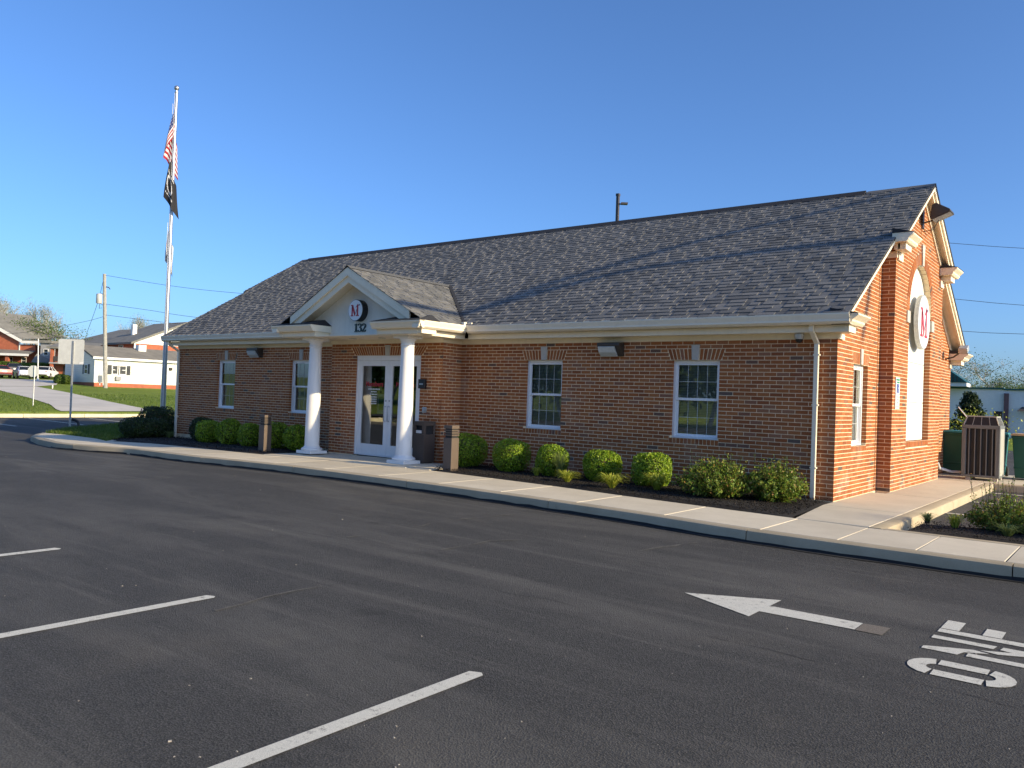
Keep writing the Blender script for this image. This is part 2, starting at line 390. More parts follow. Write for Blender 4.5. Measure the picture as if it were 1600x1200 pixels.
def quads_mesh(name, V, mat, parent=None, kind=None):       # V: (n, 4, 3) array of loose quads
    o = np.array(org_of(parent)); n = len(V); me = bpy.data.meshes.new(name)
    me.vertices.add(n * 4); me.vertices.foreach_set('co', (V - o).reshape(-1).astype(np.float32))
    me.loops.add(n * 4); me.loops.foreach_set('vertex_index', np.arange(n * 4, dtype=np.int32))
    me.polygons.add(n); me.polygons.foreach_set('loop_start', np.arange(0, n * 4, 4, dtype=np.int32))
    try: me.polygons.foreach_set('loop_total', np.full(n, 4, dtype=np.int32))
    except Exception: pass
    me.materials.append(M(mat)); me.update(calc_edges=True); me.validate()
    ob = link(name, me, parent); ORG[ob.name] = tuple(o)
    if kind: ob['kind'] = kind
    return ob
def leaf_quads(P, Nrm, size, asp, rng, tilt=0.9):
    n = len(P); d = Nrm + rng.normal(0, tilt, (n, 3)); d /= np.linalg.norm(d, axis=1)[:, None] + 1e-9
    a = np.cross(d, rng.normal(0, 1, (n, 3))); a /= np.linalg.norm(a, axis=1)[:, None] + 1e-9
    b = np.cross(d, a); sz = (size * rng.uniform(0.6, 1.35, n))[:, None]
    a = a * sz; b = b * sz * asp
    return np.stack([P - a * 0.5, P + b * 0.5 - a * 0.05, P + a * 0.5, P - b * 0.5 - a * 0.05], axis=1)
# ================================================================ terrain and paving
def grid_mesh(name, xs, ys, zf, mat, kind='structure'):
    V = [(x, y, zf(x, y)) for y in ys for x in xs]; n = len(xs)
    F = [(j * n + i, j * n + i + 1, (j + 1) * n + i + 1, (j + 1) * n + i) for j in range(len(ys) - 1) for i in range(n - 1)]
    me = bpy.data.meshes.new(name); me.from_pydata(V, [], F); me.materials.append(M(mat))
    me.polygons.foreach_set('use_smooth', [True] * len(me.polygons)); me.update()
    o = link(name, me); o['kind'] = kind; return o
xs = [-900, -600, -400, -300, -200, -160, -125, -114, -103, -94, -85, -74, -63, -57, -51, -44, -41, -39.4, -39.39, -24, -16, -9, 0, 40, 100, 300, 900]
ys = [-900, -400, -150, -60, -20, 0, 20, 40, 60, 100, 200, 400, 900]
grid_mesh('ground', xs, ys, lambda x, y: T(x), 'lawn')
# the parking lot: one sheet, from the camera's side round the building to the yellow kerb
grid_mesh('parking_lot', [-38.9, -30, -24, -20, -15, -9, 0, 12, 26], [-19.5, -10, 0, 10, 20, 30], lambda x, y: A(x), 'asphalt')

def strip(name, pts, w, z_off, mat, parent=None, zf=A):           # a flat ribbon that follows the ground
    b = MB(); pts = [np.array((p[0], p[1]), float) for p in pts]; L_, R_ = [], []
    for i, p in enumerate(pts):
        t = pts[min(i + 1, len(pts) - 1)] - pts[max(i - 1, 0)]; t /= np.linalg.norm(t) + 1e-9; n = np.array((-t[1], t[0]))
        ww = w[i] if isinstance(w, (list, tuple)) else w
        a, c = p + n * ww / 2, p - n * ww / 2
        L_.append((a[0], a[1], zf(a[0]) + z_off)); R_.append((c[0], c[1], zf(c[0]) + z_off))
    n = len(pts); b.add(L_ + R_, [(i, n + i, n + i + 1, i + 1) for i in range(n - 1)])
    return b.build(name, mat, parent)
lot = bpy.data.objects['parking_lot']
# cracks in the asphalt
def wander(pl, amp=0.02, step=0.12):
    out = []
    for a, c in zip(pl[:-1], pl[1:]):
        a, c = np.array(a[:2]), np.array(c[:2]); n = max(2, int(np.linalg.norm(c - a) / step))
        for k in range(n): out.append(a + (c - a) * k / n + np.array((rnd.uniform(-amp, amp), rnd.uniform(-amp, amp))))
    out.append(np.array(pl[-1][:2])); return out
CR = [[(27, 989), (69, 996), (115, 991), (229, 971), (335, 955), (412, 934), (500, 917), (600, 901), (625, 894)],
      [(604, 881), (640, 868), (658, 862), (690, 858)],
      [(646, 894), (717, 908), (792, 927), (854, 937), (958, 962), (1021, 975), (1131, 1000), (1262, 1030), (1356, 1052), (1450, 1071), (1600, 1109)],
      [(625, 894), (604, 881)]]
for i, c in enumerate(CR):
    pts = wander([on_z(*q, -0.15) for q in c])
    strip('crack', pts, [max(0.0, rnd.uniform(-0.003, 0.009)) for _ in pts], 0.004, 'crack', lot)

# painted bay lines and arrow
pm = M('road_paint')
SL = [('line of the parking bay nearest the camera, ending in mid picture', 0.83, -14.5, -9.6), ('second painted line of the parking bays, left of the nearest one', -1.75, -16, -9.71), ('third painted line of the parking bays, farthest left and short in view', -4.33, -16, -9.74)]
for lb, x, y0, y1 in SL:
    b = MB(); b.add([(x - 0.05, y0, A(x) + 0.005), (x + 0.05, y0, A(x) + 0.005), (x + 0.055, y1, A(x) + 0.005), (x + 0.02, y1 + 0.03, A(x) + 0.005), (x - 0.05, y1, A(x) + 0.005)], [(0, 1, 2, 3, 4)])
    tag(b.build('parking_line', 'road_paint'), 'white painted ' + lb, 'parking line', 'lines of the parking bays in front')
arrow = thing('road_arrow', 'white straight arrow painted on the asphalt, pointing left', 'road marking', (1.6, -6.85, -0.145))
z = -0.145
b = MB(); b.add([(0.80, -6.84, z), (1.50, -7.18, z), (1.50, -6.97, z), (2.21, -6.96, z), (2.21, -6.73, z), (1.50, -6.74, z), (1.50, -6.48, z)], [(0, 1, 2, 6), (2, 3, 4, 5)])
b.build('arrow_head_and_shaft', 'road_paint', arrow)
b = MB(); b.add([(2.215, -6.97, z), (2.40, -6.97, z), (2.40, -6.72, z), (2.215, -6.73, z)], [(0, 1, 2, 3)]); b.build('worn_tail', 'road_paint_faint', arrow)
word = thing('road_lettering', 'white stencilled word ONE painted on the asphalt behind the arrow', 'road marking', (3.0, -6.8, -0.145))
def letter(name, polys, yc, x_top, hgt, wid):                     # letters read by a driver heading to -X
    b = MB()
    for pl in polys: b.add([(x_top + (1 - v) * hgt, yc + (u - 0.5) * wid, z) for u, v in pl], [tuple(range(len(pl)))])
    b.build(name, 'road_paint', word)
def arc(cx, cy, rx, ry, a0, a1, n=9): return [(cx + rx * math.cos(math.radians(a0 + (a1 - a0) * i / n)), cy + ry * math.sin(math.radians(a0 + (a1 - a0) * i / n))) for i in range(n + 1)]
# O: two straight sides and two end caps with stencil gaps
O_ = []
for s in (0, 1):
    uu = (0.02, 0.33) if s == 0 else (0.67, 0.98)
    O_.append([(uu[0], 0.27), (uu[1], 0.27), (uu[1], 0.73), (uu[0], 0.73)])
def cap(cy, a0, a1):
    o, i_ = arc(.5, cy, .48, .27, a0, a1), arc(.5, cy, .17, .09, a0, a1)
    return [[o[k], o[k + 1], i_[k + 1], i_[k]] for k in range(len(o) - 1)]
O_ += cap(0.73, 10, 170) + cap(0.27, 190, 350)
letter('letter_o', O_, -7.485, 2.68, 0.60, 0.385)
letter('letter_n', [[(0, 0), (0.22, 0), (0.22, 0.58), (0, 0.58)], [(0, 0.66), (0.22, 0.62), (0.42, 0.40), (0.49, 0.56), (0.17, 1), (0, 1)], [(0.54, 0.50), (0.48, 0.33), (0.74, 0), (1, 0), (1, 0.32), (0.80, 0.34), (0.76, 0.22)], [(0.78, 0.40), (1, 0.38), (1, 1), (0.78, 1)]], -6.88, 2.68, 0.64, 0.42)
letter('letter_e', [[(0, 0), (0.26, 0), (0.26, 1), (0, 1)], [(0.30, 0.82), (1, 0.82), (1, 1), (0.30, 1)], [(0.30, 0.42), (0.85, 0.42), (0.85, 0.6), (0.30, 0.6)], [(0.30, 0), (1, 0), (1, 0.18), (0.30, 0.18)]], -6.34, 2.68, 0.68, 0.42)
# far bay lines, left lot and right lot
for q0, q1, lb in (((45, 654), (130, 664), 'left of the sign post'), ((140, 654), (208, 661), 'right of the sign post'), ((-60, 655), (25, 666), 'at the left edge of the picture')):
    a, c = on_g(*q0, f=A), on_g(*q1, f=A)
    tag(strip('parking_line', [a, c], 0.11, 0.006, 'road_paint'), 'thin white line on the far shaded lot ' + lb, 'parking line', 'lines of the far parking bays')
for y, lb in ((1.42, 'nearer one'), (3.72, 'farther one'), (6.0, 'farthest one')):
    tag(strip('parking_line', [(1.32, y), (5.5, y)], 0.10, 0.006, 'road_paint'), 'white bay line on the asphalt right of the side walkway, ' + lb, 'parking line', 'lines of the side parking bays')

# walkways: slabs with joints, each a piece of its own
walk = bpy.data.objects.new('sidewalk', None); COL.objects.link(walk); walk['kind'] = 'structure'
CURB = [(30, -3.9), (2.83, -3.93), (1.21, -3.95), (0.1, -3.93), (-1.38, -3.74), (-3.6, -3.6), (-5.86, -3.53), (-9, -3.58), (-11.5, -3.66), (-12.16, -3.72)]
for q in ((199, 700), (150, 697), (92, 692.5), (60, 686)): CURB.append(tuple(on_g(*q)[:2]))
tip = [tuple(on_g(*q)[:2]) for q in ((48.5, 681), (55, 678), (67, 675.6))]
BACK = [(30, -2.5), (1.31, -2.50), (0.19, -2.42), (-2.21, -2.24), (-4, -2.02), (-6.66, -1.86)]
cx = np.array([p[0] for p in CURB][::-1]); cy = np.array([p[1] for p in CURB][::-1])
def curb_y(x): return float(np.interp(x, cx, cy))
bx = [(on_g(*q)[0], on_g(*q)[1]) for q in ((97, 678.4), (150, 685), (245, 693.4), (330, 702))]
BKX = [p[0] for p in bx] + [-11.8, -7.0, -6.66, -4, -2.21, 0.19, 1.31, 30]; BKY = [p[1] for p in bx] + [-2.2, -1.86, -1.86, -2.02, -2.24, -2.42, -2.5, -2.5]
def back_y(x): return float(np.interp(x, BKX, BKY))
def slab(poly, top=0.0, thick=0.12, parent=walk, name='slab', mat='concrete', inset=0.007):
    c = np.mean(np.array(poly), axis=0); P = []
    for p in poly:
        d = np.array(p) - c; P.append(tuple(np.array(p) - d / (np.linalg.norm(d) + 1e-9) * inset))
    n = len(P); ins = [tuple(np.array(p) - (np.array(p) - c) / np.linalg.norm(np.array(p) - c) * 0.012) for p in P]
    b = MB(); b.add([(x, y, G(x) + top - thick) for x, y in P] + [(x, y, G(x) + top - 0.010) for x, y in P] + [(x, y, G(x) + top) for x, y in ins],
                    [tuple(range(2 * n, 3 * n))] + [(k * n + i, k * n + (i + 1) % n, (k + 1) * n + (i + 1) % n, (k + 1) * n + i) for k in (0, 1) for i in range(n)])
    return b.build(name, mat, parent)
JX = [9.0, 7.2, 5.4, 3.6, 2.78, 1.97, 1.17, 0.28, -1.06, -2.5, -3.95, -5.3, -6.75, -8.2, -9.7, -11.2, -12.7, -14.2, -15.8, -17.4, -18.8]
CW = 0.16
for a, c in zip(JX[:-1], JX[1:]):
    slab([(c, curb_y(c) + CW), ((a + c) / 2, curb_y((a + c) / 2) + CW), (a, curb_y(a) + CW), (a, back_y(a)), (c, back_y(c))])
slab([(-18.8, curb_y(-18.8) + CW), (-18.8, back_y(-18.8)), (bx[0][0], bx[0][1]), (tip[2][0] + .1, tip[2][1]), (tip[1][0] + .14, tip[1][1]), (tip[0][0] + .16, tip[0][1] + .05)])
b = MB(); b.add([(x, curb_y(x) + CW - .02, G(x) - 0.03) for x in JX] + [(x, back_y(x) - .01, G(x) - 0.03) for x in JX], [(i, i + 1, len(JX) + i + 1, len(JX) + i) for i in range(len(JX) - 1)])
b.build('joint_bed', 'soil', walk)
# porch floor
for a, c in ((-7.6, -9.0), (-9.0, -10.4), (-10.4, -11.85)):
    slab([(c, back_y(c) + .004), (a, back_y(a) + .004), (a, -0.62), (c, -0.62)], 0.012)
slab([(-7.0, -1.855), (-7.0, -1.1), (-7.595, -1.1), (-7.595, -1.855)], 0.008)
# side walkway
for a, c in ((-2.40, -0.55), (-0.55, 2.2), (2.2, 4.6), (4.6, 6.75)):
    x0 = 0.22 if a < -1 else (0.01 if a < 2.2 else 0.245)
    if a < -1: slab([(0.22, a), (1.15, a), (1.15, c), (-0.02 + .03, c)], 0.0)
    else: slab([(x0, a), (1.15, a), (1.15, c), (x0, c)], 0.0)
slab([(0.005, 6.82), (1.2, 6.76), (5.0, 6.9), (5.0, 9.9), (0.005, 9.9)], 0.0)
# kerbs: stones with joints
kerb = bpy.data.objects.new('kerb', None); COL.objects.link(kerb); kerb['kind'] = 'structure'
def kerb_stone(pts, w=CW, side=1, top=0.0, h=0.22, parent=kerb, mat='kerb', name='kerbstone', zf=G):
    pts = [np.array(p, float) for p in pts]; rings = []
    for i, p in enumerate(pts):
        t = pts[min(i + 1, len(pts) - 1)] - pts[max(i - 1, 0)]; t /= np.linalg.norm(t); n = np.array((-t[1], t[0])) * side
        zt = zf(p[0]) + top
        prof = [(-0.012, -h), (-0.006, -0.045), (0.006, -0.014), (0.035, 0.001), (w - 0.012, 0.001), (w - 0.004, -0.008), (w - 0.004, -h)]
        rings.append([(p[0] + n[0] * d, p[1] + n[1] * d, zt + e) for d, e in prof])
    m = len(rings[0]); b = MB(); b.add([q for r in rings for q in r], [(i * m + k, i * m + k + 1, (i + 1) * m + k + 1, (i + 1) * m + k) for i in range(len(rings) - 1) for k in range(m - 1)] + [tuple(range(m)), tuple(range((len(rings) - 1) * m, len(rings) * m))])
    o = b.build(name, mat, parent, smooth=True); return o
def resample(pl, step):
    out = [np.array(pl[0], float)]
    for a, c in zip(pl[:-1], pl[1:]):
        a, c = np.array(a, float), np.array(c, float); n = max(1, int(np.linalg.norm(c - a) / step))
        out += [a + (c - a) * k / n for k in range(1, n + 1)]
    return out
kx = [9.0, 5.85, 2.86, 0.17, -2.9, -5.9, -8.9, -11.9, -14.6, -17.2]
for a, c in zip(kx[:-1], kx[1:]):
    n = 7; xs_ = [a - 0.006 + (c - a + 0.012) * i / n for i in range(n + 1)]
    kerb_stone([(x, curb_y(x)) for x in xs_], side=-1)
tailp = [(-17.206, curb_y(-17.206)), (-18, curb_y(-18)), (-18.8, curb_y(-18.8)), CURB[-1], tip[0], tip[1], tip[2], (tip[2][0] + .5, tip[2][1] + .12)]
kerb_stone(resample(tailp, 0.35), side=-1)
for a, c in ((-2.45, 2.1), (2.1, 6.7)): kerb_stone(resample([(1.33, a + .006), (1.33, c - .006)], 1.5), w=0.175, side=1)
kerb_stone(resample([(1.34, -2.33), (9, -2.33)], 1.5), side=-1, w=0.165)
for a, c in ((1.34, 3.2), (3.2, 6.0)): kerb_stone(resample([(a + .006, 6.72), (c - .006, 6.88)], 1.0), side=1)
for c in ([(541, 840), (604, 832), (690, 815), (800, 804)], [(687, 860), (767, 846), (817, 844)], [(504, 916), (412, 934), (335, 955)], [(960, 870), (1010, 858), (1090, 848)]):
    pts_ = wander([on_z(*q, -0.15) for q in c], 0.03, 0.2); strip('dusty_seam', pts_, [max(.004, rnd.uniform(-.03, .07)) for _ in pts_], 0.006, 'seam_dust', lot)
# dark strip along the foot of the kerb, ragged dark band up its face
sx = list(np.arange(9, -18.9, -0.3)); strip('dark_strip', [(x, curb_y(x) - .035) for x in sx], [rnd.uniform(.07, .13) for _ in sx], 0.008, 'crack', lot)
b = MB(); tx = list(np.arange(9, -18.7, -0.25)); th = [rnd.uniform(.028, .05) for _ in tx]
b.add([(x, curb_y(x) - .0145, A(x)) for x in tx] + [(x, curb_y(x) - .0145, A(x) + h_) for x, h_ in zip(tx, th)], [(i, i + 1, len(tx) + i + 1, len(tx) + i) for i in range(len(tx) - 1)]); b.build('dark_band', 'black_matt', kerb)
# yellow kerb across the left lot
yk = bpy.data.objects.new('yellow_kerb', None); COL.objects.link(yk); yk['kind'] = 'structure'
yy = [-36, -30, -24, -18, -12, -6, 0, 3, 6, 9, 12, 18, 24, 30]
for a, c in zip(yy[:-1], yy[1:]):
    f = lambda y: -38.35 - 0.115 * (y - 1.9)
    kerb_stone([(f(a + .01), a + .01), (f(c - .01), c - .01)], w=0.22, side=1, top=0.02, h=0.40, parent=yk, mat='kerb_yellow', zf=lambda x: G(-30))
# mulch beds
def bed(name, poly, top, mound=0.05, kind='structure', mat='soil'):
    c = np.mean(np.array(poly), axis=0); n = len(poly); b = MB()
    mid = [tuple(np.array(p) * 0.75 + c * 0.25) for p in poly]
    b.add([(x, y, G(x) + top) for x, y in poly] + [(x, y, G(x) + top + mound) for x, y in mid] + [(c[0], c[1], G(c[0]) + top + mound)],
          [(i, (i + 1) % n, n + (i + 1) % n, n + i) for i in range(n)] + [(n + i, n + (i + 1) % n, 2 * n) for i in range(n)])
    o = b.build(name, mat); o['kind'] = kind; return o
BED_R = [(-6.95, -1.83), (-5.4, -1.93), (-4, -2.01), (-2.21, -2.23), (-1, -2.32), (0.16, -2.41), (0.0, -0.40), (0.0, -0.03), (-3.5, -0.03), (-7.88, -0.03), (-7.3, -1.1)]
BED_L = [(-11.87, -0.03), (-15.5, -0.03), (-19.45, -0.03), (-20.1, -0.2), (-19.6, -1.6), (-18.3, -2.6), (-16.5, back_y(-16.5) + .01), (-14, back_y(-14) + .01), (-12.0, back_y(-12.0) + .01), (-11.87, -1.2)]
BED_S = [(1.51, -2.16), (4, -2.16), (7, -2.16), (7, -0.6), (4, -0.75), (1.9, -1.0), (1.51, -1.15)]
bed('mulch_bed', BED_R, -0.01, 0.045); bed('mulch_bed', BED_L, -0.01, 0.05); bed('planting_bed', BED_S, -0.05, 0.04)
def inside(poly, x, y):
    r = False; n = len(poly)
    for i in range(n):
        x0, y0 = poly[i]; x1, y1 = poly[(i + 1) % n]
        if (y0 > y) != (y1 > y) and x < (x1 - x0) * (y - y0) / (y1 - y0) + x0: r = not r
    return r
def chips(name, poly, n, top, rng, size=0.028):
    P = []; x0, x1 = min(p[0] for p in poly), max(p[0] for p in poly); y0, y1 = min(p[1] for p in poly), max(p[1] for p in poly)
    while len(P) < n:
        x, y = rng.uniform(x0, x1), rng.uniform(y0, y1)
        if inside(poly, x, y): P.append((x, y, G(x) + top + rng.uniform(0.0, 0.035)))
    P = np.array(P); Nn = np.tile((0, 0, 1.0), (n, 1))
    o = quads_mesh(name, leaf_quads(P, Nn, size, 0.35, rng, 0.55), 'mulch'); o['kind'] = 'stuff'; return o
rng = np.random.default_rng(3)
chips('mulch_chips', BED_R, 26000, 0.022, rng); chips('mulch_chips', BED_L, 9000, 0.022, rng, 0.035); chips('mulch_chips', BED_S, 9000, -0.02, rng)
# small stones lying about on the asphalt
b = MB()
for _ in range(90):
    px, py = rnd.uniform(-50, 1650), 700 + 500 * rnd.random() ** 1.3
    P = on_z(px, py, -0.15)
    if P[1] > curb_y(P[0]) - 0.1 or P[0] < -18: continue
    r = rnd.uniform(0.0015, 0.0038) * (1.6 if rnd.random() < 0.06 else 1); a = rnd.uniform(0, 6.28)
    b.obox((P[0], P[1], -0.15 + r * 0.4), (math.cos(a), math.sin(a), 0), (-math.sin(a), math.cos(a), 0), (0, 0, 1), r * 1.5, r, r * 0.6)
b.build('loose_stones', 'pebble', kind='stuff')
# grass strip at the left end of the building
LAWN = [tuple(on_g(*q)[:2]) for q in ((72, 676.5), (97, 678.6), (150, 685.2))] + [(-18.35, -2.62), (-19.65, -1.6), (-20.15, -0.2), (-19.5, 0.0), (-19.5, 9.0), (-26, 9), (-29.5, 3.5)] + [tuple(on_g(*q)[:2]) for q in ((140, 667), (112, 668.5), (85, 673))]
bed('lawn_strip', LAWN, 0.0, 0.03, mat='lawn')
def blades(name, pts, h, w, rng, lean=0.35):
    n = len(pts); P = np.array(pts); a = rng.uniform(0, 6.28, n); d = np.stack([np.cos(a), np.sin(a), np.zeros(n)], 1)
    hh = (h * rng.uniform(0.5, 1.2, n))[:, None]; up = np.array((0, 0, 1.0)); ln = rng.normal(0, lean, (n, 2)); t = P + hh * (up + np.concatenate([ln, np.zeros((n, 1))], 1))
    return np.stack([P - d * w, P + d * w, t + d * w * 0.25, t - d * w * 0.25], 1)
pts = []
while len(pts) < 26000:
    x, y = rng.uniform(-30, -17), rng.uniform(-3.6, 6)
    if inside(LAWN, x, y): pts.append((x, y, G(x) + 0.005))
quads_mesh('grass', blades('', pts, 0.09, 0.010, rng), 'grass_blade', kind='stuff')

# ================================================================ the bank building
Y_E, Z_E, SLP = -0.5, 2.92, 0.602                 # main eave line and slope
Y_R = 4.684; Z_R = Z_E + SLP * (Y_R - Y_E); L_X = -19.474; DEP = 9.368; BAYX = 0.2376; B1, B2 = 2.55, 6.818
H = 2.57; CRS = H / 38.0; BL = 0.2135; MJ = 0.0112
bank = thing('bank_building', 'single storey red brick bank with dark shingle roof and small white columned portico', 'building', (0, 0, 0))
fFront = lambda u, v, d: (u, -d, v)
fVest = lambda u, v, d: (u, -0.6034 - d, v)
fGab = lambda u, v, d: (d, u, v)
fBay = lambda u, v, d: (BAYX + d, u, v)
fRet = lambda u, v, d: (u, B1 - d, v)              # bay return, faces -Y
fVs = lambda u, v, d: (-7.92 + d, u, v)            # vestibule side, faces +X
fLeft = lambda u, v, d: (L_X - d, u, v)
WT, WB = 33 * CRS, 12.5 * CRS
WIN = [(-17.355, -16.45), (-13.942, -13.037), (-6.155, -5.25), (-2.865, -1.96)]
GW = (0.92, 1.80)
BR = []                                            # (surface, polygon, depth, full)
def clip(poly, a, b_, c):                          # keep a*u + b*v <= c
    out = []; n = len(poly)
    for i in range(n):
        p, q = poly[i], poly[(i + 1) % n]; dp = a * p[0] + b_ * p[1] - c; dq = a * q[0] + b_ * q[1] - c
        if dp <= 0: out.append(p)
        if dp * dq < 0:
            t = dp / (dp - dq); out.append((p[0] + (q[0] - p[0]) * t, p[1] + (q[1] - p[1]) * t))
    return out
def courses(surf, u0, u1, v0, v1, block, planes=(), phase=0.0):
    k = 0; v = v0
    while v < v1 - 0.01:
        row0, row1 = v + MJ / 2, min(v + CRS - MJ / 2, v1)
        bl = sorted(block(0.5 * (row0 + row1))); free = []; a = u0
        for s0, s1 in bl:
            if s0 > a: free.append((a, s0, a != u0, True))
            a = max(a, s1)
        if a < u1: free.append((a, u1, a != u0, False))
        off = phase + (BL / 2 if k % 2 else 0.0)
        i0 = int(math.floor((u0 - off) / BL)) - 1
        for s0, s1, e0, e1 in free:
            i = int(math.floor((s0 - off) / BL)); sp = []
            while off + i * BL < s1:
                aa, cc = max(off + i * BL + MJ / 2, s0), min(off + (i + 1) * BL - MJ / 2, s1); i += 1
                if cc - aa > 0.002: sp.append([aa, cc])
            if not sp: continue
            sp[0][0] = s0; sp[-1][1] = s1
            if len(sp) > 1 and sp[0][1] - sp[0][0] < 0.055: sp[1][0] = sp[0][0]; sp.pop(0)
            if len(sp) > 1 and sp[-1][1] - sp[-1][0] < 0.055: sp[-2][1] = sp[-1][1]; sp.pop()
            for aa, cc in sp:
                deep = (e0 and aa == s0) or (e1 and cc == s1)
                poly = [(aa, row0), (cc, row0), (cc, row1), (aa, row1)]
                full = abs(cc - aa - (BL - MJ)) < 1e-6 and abs(row1 - row0 - (CRS - MJ)) < 1e-6
                for pl in planes:
                    q = clip(poly, *pl)
                    if len(q) != 4 or q != poly: full = False
                    poly = q
                    if len(poly) < 3: break
                if len(poly) < 3: continue
                BR.append((surf, poly, 0.125 if deep else 0.02, full and not deep))
        v += CRS; k += 1
def win_block(ws, arch=True, v0=WB, v1=WT):
    def f(v):
        o = []
        for a, c in ws:
            if v0 - 1.55 * CRS < v < v0: o.append((a - 0.02, c + 0.02))
            elif v0 <= v < v1: o.append((a, c))
            elif arch and v1 <= v < v1 + 3 * CRS:
                e = 0.035 + 0.075 * (v - v1) / (3 * CRS); o.append((a - e, c + e))
        return o
    return f
V0X, V1X = -11.53, -7.92; DX0, DX1 = -10.655, -8.555; DTOP = 34 * CRS
wb = win_block(WIN)
courses('F', L_X, 0.0, 0.0, H, lambda v: wb(v) + [(V0X + 0.02, V1X - 0.02)])
def vblk(v):
    if v < DTOP: return [(DX0, DX1)]
    if v < DTOP + 3 * CRS: e = 0.04 + 0.17 * (v - DTOP) / (3 * CRS); return [(DX0 - e, DX1 + e)]
    return []
courses('V', V0X, V1X, 0.0, H, vblk)
courses('S', -0.6034 + 0.0205, -0.002, 0.0, H, lambda v: [], phase=0.05)
rk = 0.20
near = (-SLP, 1.0, Z_E + SLP * 0.5 - rk); far = (SLP, 1.0, Z_E + SLP * (DEP + 0.5) - rk)
gb = win_block([GW])
courses('G', 0.0205, B1 - 0.001, 0.0, 6.0, gb, (near,), phase=0.11)
courses('G', B2 + 0.001, DEP, 0.0, 6.0, lambda v: [], (far,), phase=0.11)
YC = Y_R; RI = 0.995; RO = 1.215; SPR = 3.42; PB = 0.88; PY0, PY1 = YC - RI, YC + RI
def bay_block(v):
    if PB - 1.75 * CRS < v < PB: return [(PY0 - 0.02, PY1 + 0.02)]
    if v < PB: return []
    if v <= SPR: return [(PY0, PY1)]
    if v < SPR + RO: w = math.sqrt(max(0, RO ** 2 - (v - SPR) ** 2)) - 0.015; return [(YC - w, YC + w)] if w > 0 else []
    return []
courses('B', B1 + 0.0205, B2, 0.0, 6.1, bay_block, (near, far), phase=0.03)
courses('R', 0.0, BAYX, 0.0, 4.6, lambda v: [], (), phase=0.02)
SURF = {'F': fFront, 'V': fVest, 'S': fVs, 'G': fGab, 'B': fBay, 'R': fRet}
ROTZ = {'F': 0.0, 'V': 0.0, 'S': math.pi / 2, 'G': math.pi / 2, 'B': math.pi / 2, 'R': 0.0}

def wall_cells(b, fn, us, vs_, hole, d):
    for ua, ub in zip(us[:-1], us[1:]):
        for va, vb in zip(vs_[:-1], vs_[1:]):
            if not hole((ua + ub) / 2, (va + vb) / 2): b.quad(fn(ua, va, d), fn(ub, va, d), fn(ub, vb, d), fn(ua, vb, d))
def reveal(b, fn, a, c, v0, v1, d0, d1):
    b.quad(fn(a, v0, d0), fn(a, v1, d0), fn(a, v1, d1), fn(a, v0, d1)); b.quad(fn(c, v1, d0), fn(c, v0, d0), fn(c, v0, d1), fn(c, v1, d1))
    b.quad(fn(a, v1, d0), fn(c, v1, d0), fn(c, v1, d1), fn(a, v1, d1)); b.quad(fn(c, v0, d0), fn(a, v0, d0), fn(a, v0, d1), fn(c, v0, d1))
b = MB(); D = -0.0026
us = sorted([L_X + .009] + [u for w in WIN for u in w] + [V0X + .02, V1X - .009, -0.009])
wall_cells(b, fFront, us, [-0.6, WB, WT, H + 0.12], lambda u, v: any(a < u < c and WB < v < WT for a, c in WIN) or (V0X < u < V1X), D)
for a, c in WIN: reveal(b, fFront, a - .004, c + .004, WB - .004, WT + .004, D, -0.19)
wall_cells(b, fVest, [V0X, DX0, DX1, V1X - .009], [-0.4, DTOP, H + .12], lambda u, v: DX0 < u < DX1 and v < DTOP, D)
reveal(b, fVest, DX0 - .004, DX1 + .004, -.2, DTOP + .004, D, -0.13)
wall_cells(b, fVs, [-0.5944, 0.009], [-0.3, H + .12], lambda u, v: False, D)
b.quad((V0X + .009, -0.5944, -.3), (V0X + .009, -0.5944, H), (V0X + .009, 0, H), (V0X + .009, 0, -.3))
# gable planes up to the rakes
def zr(y): return Z_E + SLP * (min(y, 2 * Y_R - y) + 0.5)
def gable_poly(b, fn, pts, d): b.add([fn(u, v, d) for u, v in pts], [tuple(range(len(pts)))])
a, c = GW
gable_poly(b, fGab, [(.009, -.3), (a, -.3), (a, zr(a) - .13), (.009, zr(.009) - .13)], D); gable_poly(b, fGab, [(c, -.3), (B1 + .009, -.3), (B1 + .009, zr(B1) - .13), (c, zr(c) - .13)], D)
gable_poly(b, fGab, [(a, -.3), (c, -.3), (c, WB), (a, WB)], D); gable_poly(b, fGab, [(a, WT), (c, WT), (c, zr(c) - .13), (a, zr(a) - .13)], D)
reveal(b, fGab, a - .004, c + .004, WB - .004, WT + .004, D, -0.19)
gable_poly(b, fGab, [(B2, -.3), (DEP, -.3), (DEP, zr(DEP) - .13), (B2, zr(B2) - .13)], D)
gable_poly(b, fBay, [(B1 + .009, -.3), (PY0, -.3), (PY0, zr(PY0) - .13), (B1 + .009, zr(B1) - .13)], D)
gable_poly(b, fBay, [(PY1, -.3), (B2, -.3), (B2, zr(B2) - .13), (PY1, zr(PY1) - .13)], D)
gable_poly(b, fBay, [(PY0, -.3), (PY1, -.3), (PY1, PB), (PY0, PB)], D)
ar = [(YC + RI * math.cos(t), SPR + RI * math.sin(t)) for t in [math.pi - math.pi * i / 20 for i in range(21)]]
for (u0, v0), (u1, v1) in zip(ar[:-1], ar[1:]):
    gable_poly(b, fBay, [(u0, v0), (u1, v1), (u1, zr(u1) - .13), (u0, zr(u0) - .13)], D)
    b.quad(fBay(u0, v0, D), fBay(u1, v1, D), fBay(u1, v1, -0.14), fBay(u0, v0, -0.14))
for u in (PY0 - .003, PY1 + .003): b.quad(fBay(u, PB, D), fBay(u, SPR, D), fBay(u, SPR, -.14), fBay(u, PB, -.14))
